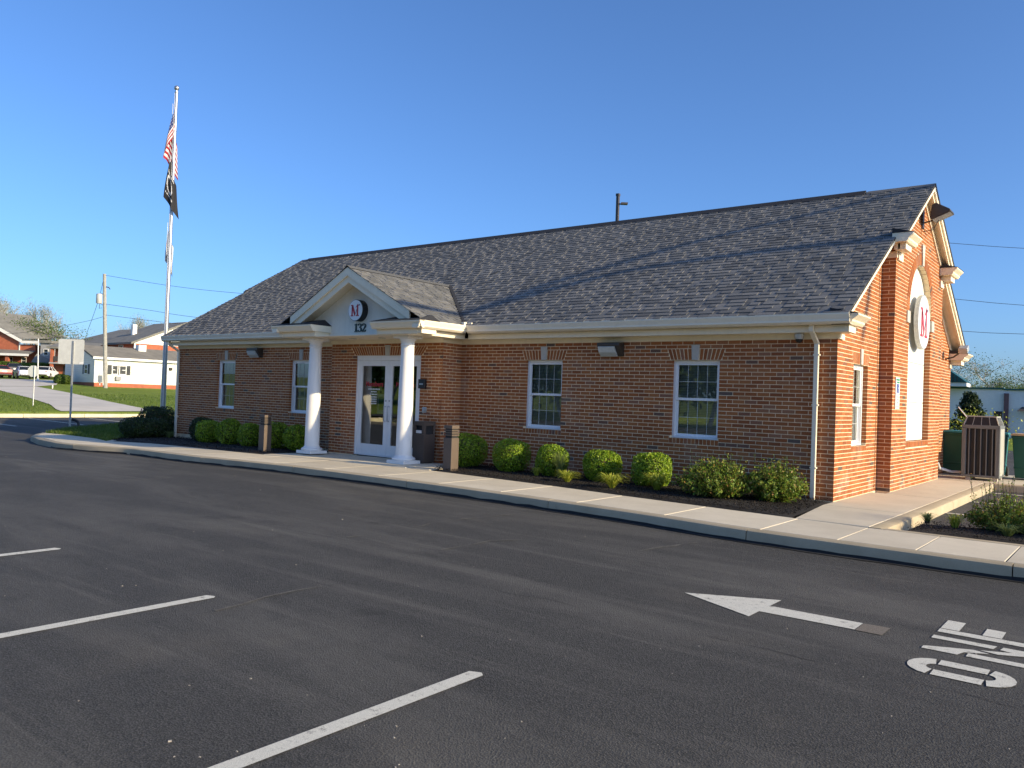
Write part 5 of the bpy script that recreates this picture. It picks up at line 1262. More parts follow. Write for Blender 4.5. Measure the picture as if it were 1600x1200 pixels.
for i, (px, dp, s, lb) in enumerate([(1508, 92, .92, 'thin leafed tree right of the teal gable'), (1550, 96, 1.02, 'tallest thin leafed tree over the pale store'), (1590, 93, .92, 'thin leafed tree at the right edge over the store'), (1630, 96, .95, 'thin leafed tree beyond the right edge')]): P = at(px, 645, dp); place(trB, (P[0], P[1], -.3), s, i * 1.7, lb, i == 0)
trC = tree_proto('leafy_tree', 'x', 'tree', 17, 6.0, 1.1, 'leaf_hedge', 4200, .17, 'dense green trees behind the store', up=.25, jit=.6)
for i, (px, dp, s, lb) in enumerate([(1530, 84, .78, 'low dense green tree just behind the flat store roof'), (1568, 86, .78, 'dense green tree behind the store, in the middle'), (1604, 84, .82, 'dense green tree behind the store at the right edge')]): P = at(px, 646, dp); place(trC, (P[0], P[1], -.3), s, i * 2.1, lb, i == 0)
P = at(82, 596, 122); place(trC, (P[0], P[1], T(P[0])), 1.25, 1.0, 'bright green tree between the left brick house and the motel'); 
# evergreen behind the air conditioner
P = at(1514, 690, 30); ev = thing('evergreen', 'dark spreading evergreen with yellow green shoots behind the air conditioner', 'shrub', (P[0], P[1], -.2)); rng = np.random.default_rng(8); LP = []; b = MB(); b.tube([(P[0], P[1], -.3), (P[0], P[1], 2.35)], .05, 6, True, .012)
for _ in range(150):
    a = rng.uniform(0, 6.28); zz = rng.uniform(.0, 2.35); L_ = (1.25 - zz * .45) * rng.uniform(.55, 1.15); up_ = rng.uniform(.1, .5); q0 = np.array((P[0], P[1], -.2 + zz)); q1 = q0 + np.array((math.cos(a) * L_, math.sin(a) * L_, up_ * L_)); b.tube([q0, q1], .008, 3, False)
    for k in range(75):
        t_ = rng.random() ** .7; LP.append(q0 + (q1 - q0) * t_ + rng.normal(0, .055, 3))
LP = np.array(LP); quads_mesh('foliage', leaf_quads(LP, rng.normal(0, 1, LP.shape), .10, .5, rng, 1.0), 'leaf_yew', ev)
Y = np.stack([P[0] + rng.normal(.35, .55, 1800), P[1] + rng.normal(-.8, .25, 1800), -.2 + rng.uniform(.5, 1.6, 1800) * rng.uniform(.6, 1.2, 1800)], 1); quads_mesh('young_shoots', leaf_quads(Y, rng.normal(0, 1, Y.shape), .085, .5, rng, 1.0), 'leaf_gold', ev)
b.build('trunk', 'stem', ev)

# ================================================================ left: flagpole, signs, pole and wires
FX, FY = -22.55, 1.25; gz0 = G(FX)
fp = thing('flagpole', 'tall aluminium flagpole with a ball top at the left end of the bank', 'flagpole', (FX, FY, gz0)); ZT = 11.45
b = MB(); b.tube([(FX, FY, gz0), (FX, FY, 3), (FX, FY, ZT)], .095, 16, True, .05); b.build('pole', 'steel', fp, smooth=True)
b = MB(); b.lathe((FX, FY, ZT), [(.05, 0), (.06, .02), (.06, .07), (.03, .09), (.028, .13)], 14); b.lathe((FX, FY, ZT + .20), [(.01, -.085)] + [(.085 * math.sin(a), -.085 * math.cos(a)) for a in [math.pi * i / 8 for i in range(1, 8)]] + [(.01, .085)], 14); b.build('ball_finial', 'steel', fp, smooth=True)
b = MB(); b.tube([(FX + .05, FY - .08, 1.2), (FX + .05, FY - .08, ZT)], .006, 4); b.build('halyard', 'sign_white', fp)
RH = np.array((AX_R[0], AX_R[1], 0)); RH /= np.linalg.norm(RH); FH = np.array((AX_F[0], AX_F[1], 0)); FH /= np.linalg.norm(FH)
def flag(label, zt, hoist, keys, color, mats, nu=36, nv=39, widen=(.25, .75), name='flag'):
    t = np.linspace(0, 1, nv + 1); s = np.linspace(0, 1, nu + 1); ks = [k[0] for k in keys]; V = []
    for j in t:
        for i in s:
            lat = np.interp(i, ks, [k[1] for k in keys]) * (widen[0] + widen[1] * j); dep = np.interp(i, ks, [k[2] for k in keys]); dr = np.interp(i, ks, [k[3] for k in keys])
            lat += .02 * math.sin(9 * i + 3 * j); dep += .03 * math.sin(14 * i + 2 * j)
            p = np.array((FX, FY, 0)) + RH * (.0 + lat) + FH * dep; V.append((p[0], p[1], zt - hoist * j - dr))
    b = MB(); F = []; mi = []
    for j in range(nv):
        for i in range(nu): F.append((j * (nu + 1) + i, j * (nu + 1) + i + 1, (j + 1) * (nu + 1) + i + 1, (j + 1) * (nu + 1) + i)); mi.append(color((i + .5) / nu, (j + .5) / nv, i, j))
    tt = thing(name, label, 'flag', (FX, FY, zt), 'flags on the flagpole'); b.add(V, F); b.m = mi; o = b.build('cloth', mats, tt, smooth=True)
    b = MB(); b.tube([(FX, FY - .11, zt), (FX, FY - .11, zt - hoist)], .008, 4); b.build('heading_rope', 'sign_white', tt); return tt
def us(s, t, i, j):
    if t < 7 / 13 and s < .42: return 1 if (i % 4 == 1 and j % 4 == 1) else 2
    return 0 if int(t * 13) % 2 == 0 else 1
flag('limp striped red, white and blue flag at the top of the flagpole', 11.08, 1.15, [(0, 0, -.10, 0), (.42, -.32, -.16, .72), (.5, -.25, -.05, .78), (1, .15, .12, 1.45)], us, ['flag_red', 'flag_white', 'flag_blue'])
def pow_(s, t, i, j):
    r = math.hypot((s - .5) * 1.6, t - .42); 
    if .20 < r < .27: return 1
    if .06 < t < .13 and .25 < s < .8 and i % 3 != 0: return 1
    if .74 < t < .79 and .3 < s < .7 and i % 3 != 0: return 1
    return 0
flag('limp black flag with a white ring, under the striped flag', 9.22, 1.15, [(0, -.02, -.11, 0), (.25, -.20, -.16, .22), (.6, .05, -.22, .6), (1, .30, -.05, .95)], pow_, ['flag_black', 'flag_white'], widen=(.45, .55))
flag('narrow limp pale flag with a dark red patch, lowest on the pole', 7.0, 1.0, [(0, -.02, -.06, 0), (.3, -.15, .02, .3), (.6, -.02, .14, .6), (1, .09, .12, .85)], lambda s, t, i, j: 1 if (.22 < s < .36 and .35 < t < .6) else 0, ['flag_white', 'flag_red'], widen=(.6, .4))
# sign seen from behind
P = on_g(109, 667); sgp = thing('road_sign', 'weathered grey rectangular sign seen from behind, on a steel post in the grass strip', 'sign', tuple(P)); dpt = float((P - _C) @ _F); Pt = at(111.5, 531, dpt); zt = Pt[2]
b = MB(); b.obox((P[0], P[1], (P[2] + zt) / 2 - .03), RH, FH, (0, 0, 1), .028, .02, (zt - P[2]) / 2); b.build('post', 'galvanised', sgp)
wd = 40 * dpt / FPX / 2; hg = 39 * dpt / FPX / 2; c = at(111, 549.5, dpt + .05); pl = []
for sx, sy, a0 in ((1, 1, 0), (-1, 1, 90), (-1, -1, 180), (1, -1, 270)): pl += [(sx * (wd - .06) + .06 * math.cos(math.radians(a0 + 22.5 * k)), sy * (hg - .06) + .06 * math.sin(math.radians(a0 + 22.5 * k))) for k in range(5)]
b = MB(); b.prism(pl, lambda u, v, d: tuple(np.array((c[0], c[1], c[2])) + RH * u + FH * d + np.array((0, 0, v))), .0, .012); b.build('panel', 'sign_back', sgp)
b = MB(); b.obox(c + RH * (wd - .07) - np.array((0, 0, hg - .05)) - FH * .006, RH, FH, (0, 0, 1), .075, .002, .045); b.build('sticker', 'sign_white', sgp)
P = on_g(51.5, 634.5, f=T); P = on_hill(51.5, 634.5); ss = thing('stop_sign', 'eight sided sign seen from behind, on a thin post in the left lawn', 'sign', tuple(P)); dpt = float((P - _C) @ _F); Pt = at(52, 571.5, dpt)
b = MB(); b.tube([tuple(P), (P[0], P[1], Pt[2])], .03, 6); b.build('post', 'galvanised', ss); c = at(52, 580, dpt + .05); r = 9.4 * dpt / FPX
b = MB(); b.prism([(r * math.cos(math.radians(22.5 + 45 * k)), r * math.sin(math.radians(22.5 + 45 * k))) for k in range(8)], lambda u, v, d: tuple(c + RH * u + FH * d + np.array((0, 0, v))), 0, .01); b.build('panel', 'sign_back', ss)
P = on_g(118, 664); q = [at(112.5, 655, 30.5), at(117, 656.5, 30.5), at(121, 658.5, 30.5), at(122.5, 661, 30.5), at(123.5, 666, 30.5)]; b = MB(); b.tube(q, .05, 8); tag(b.build('bent_pipe', 'black', None, smooth=True), 'small black bent pipe beside the foot of the sign post', 'pipe')
# utility pole
P = at(165, 602, 80); P[2] = T(P[0]); up = thing('utility_pole', 'wooden utility pole with a transformer in front of the white house', 'utility pole', tuple(P)); tp = at(163.3, 428, 80)
b = MB(); b.tube([tuple(P - np.array((0, 0, .3))), tuple((P + tp) / 2), tuple(tp)], .21, 10, True, .15); b.build('pole', 'wood_pole', up, smooth=True)
c = at(157, 467, 80) - FH * .25; b = MB(); b.lathe(tuple(c), [(.05, .52), (.27, .45), (.28, .40), (.28, -.42), (.24, -.48)], 14); b.build('transformer', 'transformer', up, smooth=True)
b = MB(); b.tube([at(163, 460, 80), at(158, 459, 80)], .04, 5); b.tube([at(164, 448, 80), at(170, 449, 80), at(172, 452, 80)], .05, 5); b.tube([at(163, 478, 80), at(156, 474, 80), at(155, 482, 80), at(159, 481, 80)], .03, 5); b.build('bracket', 'wire', up)
b = MB(); b.obox(at(157, 592, 79.3), RH, FH, (0, 0, 1), .2, .12, .35); b.tube([at(156, 602, 79.3), at(156, 582, 79.3)], .05, 5); b.tube([at(161, 602, 79.3), at(160.5, 580, 79.3)], .05, 5); tag(b.build('meter_box', 'galvanised'), 'grey meter boxes on short posts at the corner of the white house', 'meter')
def wire(label, pts, r=.018, group='overhead wires'):
    P3 = [np.array(p, float) for p in pts]; out = []
    n = len(P3)
    for i in range(n - 1):
        p0, p1, p2, p3 = P3[max(i - 1, 0)], P3[i], P3[i + 1], P3[min(i + 2, n - 1)]
        for k in range(8): t = k / 8; out.append(.5 * ((2 * p1) + (-p0 + p2) * t + (2 * p0 - 5 * p1 + 4 * p2 - p3) * t * t + (-p0 + 3 * p1 - 3 * p2 + p3) * t ** 3))
    out.append(P3[-1]); b = MB(); b.tube(out, r, 5); return tag(b.build('wire', 'wire'), label, 'wire', group)
wire('top wire running right from the head of the utility pole', [at(164, 430, 80), at(270, 447, 79), at(372, 458, 78), at(520, 468, 76), at(800, 470, 72)])
wire('middle wire running right from the utility pole', [at(164, 475, 80), at(235, 485, 79), at(300, 495, 78), at(480, 515, 76), at(760, 530, 72)])
wire('lowest wire running right from the utility pole', [at(164, 492, 80), at(235, 501, 79), at(300, 508, 78), at(480, 525, 76), at(760, 540, 72)])
wire('wire sagging left from the utility pole', [at(164, 494, 80), at(130, 503, 84), at(60, 516, 92), at(0, 522, 100), at(-80, 520, 108)])
wire('steep guy wire at the left of the utility pole', [at(162, 436, 80), at(152, 475, 82), at(135, 522, 86)], .02)
for lb, l in (('topmost wire right of the gable', [(1180, 356, 50), (1487, 380, 48), (1600, 388, 47), (1900, 404, 45)]), ('middle wire right of the gable', [(1180, 436, 50), (1490, 467, 48), (1600, 477, 47), (1900, 498, 45)]), ('lowest wire right of the gable', [(1180, 495, 50), (1497, 517, 48), (1600, 522, 47), (1900, 532, 45)])): wire('thin dark ' + lb + ' against the sky', [at(*q) for q in l], .014)
# two unseen wires over the lot, thickened to cast the soft roof shadows
for lb, l, t0, r in (('lower unseen wire over the lot, thickened to shadow the bank roof', [(-11.5, -2.2, 2.1), (-7.95, .05, 3.25), (-6.2, 1.05, 3.85), (-4.54, 1.7, 4.24), (-1.95, 2.06, 4.46), (.22, 2.12, 4.49), (5, 2.1, 4.5)], 18, .10), ('upper unseen wire over the lot, thickened to shadow the bank roof', [(-11.5, -2.0, 2.2), (-7.95, .10, 3.28), (-6.61, 1.25, 3.97), (-5.37, 2.0, 4.43), (-4.21, 2.72, 4.86), (-2.4, 3.5, 5.33), (2, 5.2, 6.4)], 19, .08)):
    wire(lb, [np.array(q) + np.array(S_DIR) * t0 for q in l], r, 'unseen thickened wires over the lot')
# lamp post beyond the roof
lp = thing('lot_lamp', 'dark square lamp post with one short arm showing above the roof ridge', 'lamp post', (-13.75, 16, -.2)); b = MB(); b.obox((-13.75, 16, 5.0), (1, 0, 0), (0, 1, 0), (0, 0, 1), .055, .055, 5.12); b.box((-13.82, 15.93, 10.05), (-13.68, 16.07, 10.15)); b.build('post', 'bronze_paint', lp)
c = np.array((-13.75, 16, 9.72)); b = MB(); b.tube([c, c + RH * .16], .03, 6); b.obox(c + RH * .27 + np.array((0, 0, .02)), RH, FH, (0, 0, 1), .14, .11, .035); b.build('lamp_head', 'bronze_paint', lp)
# ================================================================ houses and cars beyond the left lawn
def rot(v, a): c, s = math.cos(a), math.sin(a); return np.array((v[0] * c - v[1] * s, v[0] * s + v[1] * c, 0))
class Frame:
    def __init__(s, P, ang): s.o = np.array((P[0], P[1], 0)); s.u = rot(RH, ang); s.v = rot(FH, ang)
    def p(s, u, v, z): q = s.o + s.u * u + s.v * v; return (q[0], q[1], z)
    def box(s, b, u0, u1, v0, v1, z0, z1): b.add([s.p(u0, v0, z0), s.p(u1, v0, z0), s.p(u1, v1, z0), s.p(u0, v1, z0), s.p(u0, v0, z1), s.p(u1, v0, z1), s.p(u1, v1, z1), s.p(u0, v1, z1)], [(0, 3, 2, 1), (4, 5, 6, 7), (0, 1, 5, 4), (1, 2, 6, 5), (2, 3, 7, 6), (3, 0, 4, 7)])
    def roof_u(s, b, u0, u1, v0, v1, ze, zr, th=.18):   # ridge along u
        vm = (v0 + v1) / 2
        for va, vb in ((v0, vm), (v1, vm)):
            b.add([s.p(u0, va, ze), s.p(u1, va, ze), s.p(u1, vb, zr), s.p(u0, vb, zr), s.p(u0, va, ze - th), s.p(u1, va, ze - th), s.p(u1, vb, zr - th), s.p(u0, vb, zr - th)], [(0, 1, 2, 3), (4, 7, 6, 5), (0, 4, 5, 1), (1, 5, 6, 2), (3, 2, 6, 7), (0, 3, 7, 4)])
def far_window(f, par, u, v, z0, w, h, face='v', shut=True, mat='far_white'):
    def bx(b, a0, a1, d0, d1, zz0, zz1):
        if face == 'v': f.box(b, u + a0, u + a1, v - d1, v - d0, zz0, zz1)
        else: f.box(b, u - d1, u - d0, v + a0, v + a1, zz0, zz1)
    b = MB(); fr = .07
    bx(b, -w / 2, -w / 2 + fr, .0, .06, z0, z0 + h); bx(b, w / 2 - fr, w / 2, .0, .06, z0, z0 + h); bx(b, -w / 2 + fr, w / 2 - fr, .0, .06, z0, z0 + fr); bx(b, -w / 2 + fr, w / 2 - fr, .0, .06, z0 + h - fr, z0 + h); bx(b, -w / 2 + fr, w / 2 - fr, .0, .05, z0 + h / 2 - .03, z0 + h / 2 + .03)
    o = b.build('window', mat, par); b = MB(); bx(b, -w / 2 + fr, w / 2 - fr, .005, .02, z0 + fr, z0 + h - fr); b.build('pane', 'far_glass', o)
    if shut:
        for s in (-1, 1): b = MB(); a = s * (w / 2 + .22); bx(b, a - .18, a + .18, .0, .05, z0, z0 + h); b.build('shutter', 'shutter', o)
# white house
P = at(147, 600, 82); z0 = T(P[0]) - .05; f = Frame(P, math.radians(47)); L_, D_ = 15.0, 8.3; zb = z0 + .45; ze = 4.05; zr = 5.35
wh = thing('white_house', 'long low white sided house with grey roof behind the utility pole', 'house', tuple(P))
b = MB(); f.box(b, 0, L_, 0, D_, z0 - .5, zb); b.build('base', 'far_brick', wh)
b = MB(); f.box(b, -.03, L_ + .03, -.03, D_ + .03, zb + .003, ze); b.add([f.p(-.03, -.03, ze), f.p(-.03, D_ + .03, ze), f.p(-.03, D_ / 2, zr - .1)], [(0, 1, 2)]); b.build('wall', 'siding', wh)
b = MB(); f.roof_u(b, -.3, L_ + .3, -.35, D_ + .35, ze - .02, zr); b.build('roof', 'far_roof_warm', wh)
b = MB(); f.box(b, -.33, L_ + .3, -.42, -.352, ze - .22, ze + .01); b.build('gutter', 'far_white', wh)
b = MB(); f.box(b, -.06, .12, -.06, .12, zb, ze); b.build('corner_board', 'far_white', wh)
for u, w in ((1.95, .62), (2.72, .72), (9.6, .75)): far_window(f, wh, u, -.03, z0 + 1.35, w, .95)
far_window(f, wh, -.03, 2.2, z0 + 1.3, 1.0, 1.0, 'u')
for u in (2.25, 9.9): b = MB(); f.box(b, u - .25, u + .25, -.3, -.03, z0 + .75, z0 + 1.15); b.build('window_cooler', 'far_grey', wh)
b = MB(); f.box(b, 7.55, 7.85, -.2, -.03, z0 + 2.05, z0 + 2.35); b.build('wall_lamp', 'far_dark', wh)
b = MB(); f.box(b, 5.5, 6.3, 3.0, 3.9, zr - .4, zr + .35); b.build('chimney', 'far_white', wh)
# two storey motel with its lit brick gable
P = at(207, 603, 112); z0 = T(P[0]) - .1; f = Frame(P, math.radians(50)); W_, D_ = 15.0, 24.0; ze = 7.3; zr = 10.6
mo = thing('motel', 'long two storey brick motel with white gable and grey roof', 'building', tuple(P))
b = MB(); f.box(b, 0, W_, 0, D_, z0, ze); b.build('wall', 'far_brick', mo)
b = MB(); b.add([f.p(-.02, -.04, ze), f.p(W_ + .02, -.04, ze), f.p(W_ / 2, -.04, zr)], [(0, 1, 2)]); f.box(b, -.05, W_ + .05, -.10, -.045, ze - .25, ze + .12); b.build('gable_board', 'far_white', mo)
b = MB(); um = W_ / 2
for ua, ub in ((-.6, um), (W_ + .6, um)): b.add([f.p(ua, -.4, ze - .12), f.p(ua, D_ * .42, ze - .12), f.p(ub, D_ * .42, zr + .12), f.p(ub, -.4, zr + .12), f.p(ua, -.4, ze - .4), f.p(ua, D_ * .42, ze - .4), f.p(ub, D_ * .42, zr - .15), f.p(ub, -.4, zr - .15)], [(0, 1, 2, 3), (0, 3, 7, 4), (0, 4, 5, 1), (4, 7, 6, 5)])
for ua, ub in ((-.6, um), (W_ + .6, um)): b.add([f.p(ua, D_ * .42, ze - .12), f.p(ua, D_ + .5, ze - .12), f.p(ub, D_ * .9, zr - .5), f.p(ub, D_ * .42, zr - .5)], [(0, 1, 2, 3)])
b.build('roof', 'far_roof', mo)
b = MB(); f.box(b, um - 5.0, um - 4.4, 6.0, 6.6, ze, zr - .5); b.build('chimney', 'far_white', mo)
b = MB(); f.box(b, -.06, .18, -.12, .12, z0, ze); b.build('corner_downpipe', 'far_white', mo)
for v in (4, 9, 14, 19, 24): far_window(f, mo, -.01, v, z0 + 3.9, 1.4, 1.3, 'u', False)
# motel wing with shaded walkways
P = at(75, 595, 108); z0 = T(P[0]) - .2; f = Frame(P, math.radians(4)); W_ = 5.4
mw = thing('motel_wing', 'shaded two storey motel wing with walkways beside the square sign', 'building', tuple(P))
b = MB(); f.box(b, 0, W_, 1.6, 9, z0, 5.75); b.build('wall', 'far_brick', mw)
b = MB(); f.box(b, -.3, W_ + .3, -.2, 9.2, 5.78, 6.0); b.add([f.p(-.3, -.2, 6.0), f.p(W_ + .3, -.2, 6.0), f.p(W_ + .3, 4, 6.9), f.p(-.3, 4, 6.9)], [(0, 1, 2, 3)]); b.build('roof', 'far_roof', mw)
b = MB(); f.box(b, 0, W_, .0, 1.55, 3.75, 3.95); b.build('walkway', 'far_grey', mw)
for u in (.1, 3.6): b = MB(); f.box(b, u, u + .35, .05, .4, z0, 5.75); b.build('post', 'far_brick', mw)
b = MB(); f.box(b, .5, 3.6, .08, .1, 4.05, 4.75); b.build('railing', 'far_dark', mw)
for u, z in ((1.2, z0), (2.6, z0), (1.2, 4.0), (2.6, 4.0)): b = MB(); f.box(b, u, u + .9, 1.5, 1.58, z, z + 1.7); b.build('door', 'far_dark', mw)
# pale block between the brick house and the wing
P = at(61, 595, 114); z0 = T(P[0]) - .2; f = Frame(P, 0); pb = thing('pale_block', 'pale grey two storey house end in shade beside the brick house', 'building', tuple(P))
b = MB(); f.box(b, 0, 1.45, 0, 8, z0, 6.7); b.build('wall', 'far_grey', pb); b = MB(); f.box(b, -.2, 1.7, -.3, 8, 6.72, 7.0); b.build('roof', 'far_roof', pb); b = MB(); b.add([f.p(-.5, -1.2, 4.0), f.p(1.6, -1.2, 3.6), f.p(1.6, -.02, 4.4), f.p(-.5, -.02, 5.2)], [(0, 1, 2, 3)]); b.build('lean_to', 'far_roof', pb)
for z in (2.4, 5.0): far_window(f, pb, .8, -.01, z, .7, .9, 'v', False)
# left brick house with porch
P = at(-40, 592, 116); z0 = T(P[0]) - .3; f = Frame(P, math.radians(-2)); bh = thing('brick_house', 'orange brick house with white rake and a porch roof at the left edge', 'house', tuple(P)); k = 116 / FPX
def X(px): return (px + 40) * k
def Zp(py, px=30): return 1.4576 - (py - (592.1 + .0362 * px)) * k
b = MB(); f.box(b, X(-120), X(55), 0, 10, z0, Zp(538)); b.add([f.p(X(-120), -.0, Zp(538)), f.p(X(30), -.0, Zp(538)), f.p(X(30), 0, Zp(533)), f.p(X(-40), 0, Zp(497)), f.p(X(-120), 0, Zp(470))], [(0, 1, 2, 3, 4)]); b.build('wall', 'far_brick', bh)
b = MB(); b.add([f.p(X(36), -.5, Zp(531)), f.p(X(-44), -.5, Zp(491)), f.p(X(-44), -.5, Zp(497)), f.p(X(36), -.5, Zp(536)), f.p(X(36), -.2, Zp(531)), f.p(X(-44), -.2, Zp(491)), f.p(X(-44), -.2, Zp(497)), f.p(X(36), -.2, Zp(536))], [(0, 1, 2, 3), (4, 7, 6, 5), (0, 3, 7, 4), (0, 4, 5, 1), (3, 2, 6, 7)]); f.box(b, X(36), X(78), -.5, .2, Zp(536.5), Zp(532.5)); b.build('rake_board', 'far_white', bh)
b = MB(); b.add([f.p(X(36), -.5, Zp(530)), f.p(X(42), 9, Zp(521)), f.p(X(-20), 9, Zp(484)), f.p(X(-46), -.5, Zp(489))], [(0, 1, 2, 3)]); f.box(b, X(36), X(78), -.45, 10, Zp(532.4), Zp(530.5)); b.build('roof', 'far_roof', bh)
b = MB(); b.add([f.p(X(-120), -2.6, Zp(553)), f.p(X(62), -2.6, Zp(556)), f.p(X(56), -.05, Zp(547.5)), f.p(X(-120), -.05, Zp(545))], [(0, 1, 2, 3)]); b.build('porch_roof', 'far_roof', bh)
b = MB(); f.box(b, X(-120), X(63), -2.7, -2.61, Zp(557), Zp(553.5)); b.build('porch_fascia', 'far_white', bh)
for px in (27.5, -20, 3): b = MB(); f.box(b, X(px - 2.5), X(px + 2.5), -2.4, -2.0, z0, Zp(557.2)); b.build('porch_post', 'far_brick', bh)
for px in (38, 16): far_window(f, bh, X(px), -.01, Zp(569), .75, 1.0, 'v', False)
b = MB(); f.box(b, X(30) - .05, X(30) + .05, -.12, -.01, Zp(548), Zp(533)); b.build('downpipe', 'far_white', bh)
# hedges
def hedge(label, px0, px1, dep, ztop, th, n, size, mat='leaf_hedge'):
    a, c = at(px0, 596, dep), at(px1, 596, dep); z0 = T(a[0]) - .1; t = thing('hedge', label, 'hedge', (a[0], a[1], z0)); rng = np.random.default_rng(int(px1)); L_ = np.linalg.norm((c - a)[:2]); d = (c - a) / np.linalg.norm(c - a)
    u = rng.uniform(0, L_, n); s = rng.random(n); v = np.where(s < .5, -th / 2, rng.uniform(-th / 2, th / 2, n)); zz = np.where(s < .5, rng.uniform(0, 1, n), 1.0) * (ztop - z0) * (1 + .05 * np.sin(u * 1.3)) ; P = np.stack([a[0] + d[0] * u + FH[0] * v, a[1] + d[1] * u + FH[1] * v, z0 + zz], 1) + rng.normal(0, .05, (n, 3))
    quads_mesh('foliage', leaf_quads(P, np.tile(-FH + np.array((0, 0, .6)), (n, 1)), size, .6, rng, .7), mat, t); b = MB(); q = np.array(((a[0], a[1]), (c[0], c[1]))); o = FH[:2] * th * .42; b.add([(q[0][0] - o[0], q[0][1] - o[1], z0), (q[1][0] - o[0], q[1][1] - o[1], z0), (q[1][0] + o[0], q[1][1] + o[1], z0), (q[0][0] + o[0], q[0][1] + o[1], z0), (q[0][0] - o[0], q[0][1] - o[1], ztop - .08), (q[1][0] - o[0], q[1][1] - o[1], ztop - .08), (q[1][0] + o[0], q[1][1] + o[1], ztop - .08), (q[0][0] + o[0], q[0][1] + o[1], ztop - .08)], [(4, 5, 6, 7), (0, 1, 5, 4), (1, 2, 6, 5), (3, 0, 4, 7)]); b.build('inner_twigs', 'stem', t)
hedge('long clipped green hedge behind the parked cars', -60, 76, 112, Zp(568.5), 1.2, 9000, .22)
P = at(97, 598, 84); shrub('round_shrub', 'clipped green shrub left of the white house', (P[0], P[1], T(P[0]) - .1), .80, .7, .52, 'leaf_hedge', 4000, .13, None, e=3.4, seed=77)
# concrete drive up to the cars
def ribbon(name, Lp, Rp, mat, off, kind='structure', n=10):
    def rs(pl):
        out = []
        for a, c in zip(pl[:-1], pl[1:]):
            for k in range(n): out.append(np.array(a) + (np.array(c) - np.array(a)) * k / n)
        return out + [np.array(pl[-1])]
    A_, B_ = rs(Lp), rs(Rp); V = []; m = 6
    for a, c in zip(A_, B_):
        for j in range(m + 1): q = on_hill(*(a + (c - a) * j / m)); V.append((q[0], q[1], T(q[0]) + off))
    F = [(i * (m + 1) + j, i * (m + 1) + j + 1, (i + 1) * (m + 1) + j + 1, (i + 1) * (m + 1) + j) for i in range(len(A_) - 1) for j in range(m)]
    me = bpy.data.meshes.new(name); me.from_pydata(V, [], F); me.materials.append(M(mat)); me.update(); o = link(name, me); o['kind'] = kind; return o
ribbon('driveway', [(96, 643.5), (87, 640), (79, 633), (50.7, 623.7), (0, 610.6), (-60, 603.5)], [(236, 643.5), (229, 641), (222, 638.5), (175, 629), (112, 615), (57, 604.6)], 'concrete_far', .03)
ribbon('car_park', [(-60, 603.3), (-60, 598), (-60, 591)], [(57, 604.4), (88, 602.0), (94, 594.5)], 'concrete_far', .035, n=4)
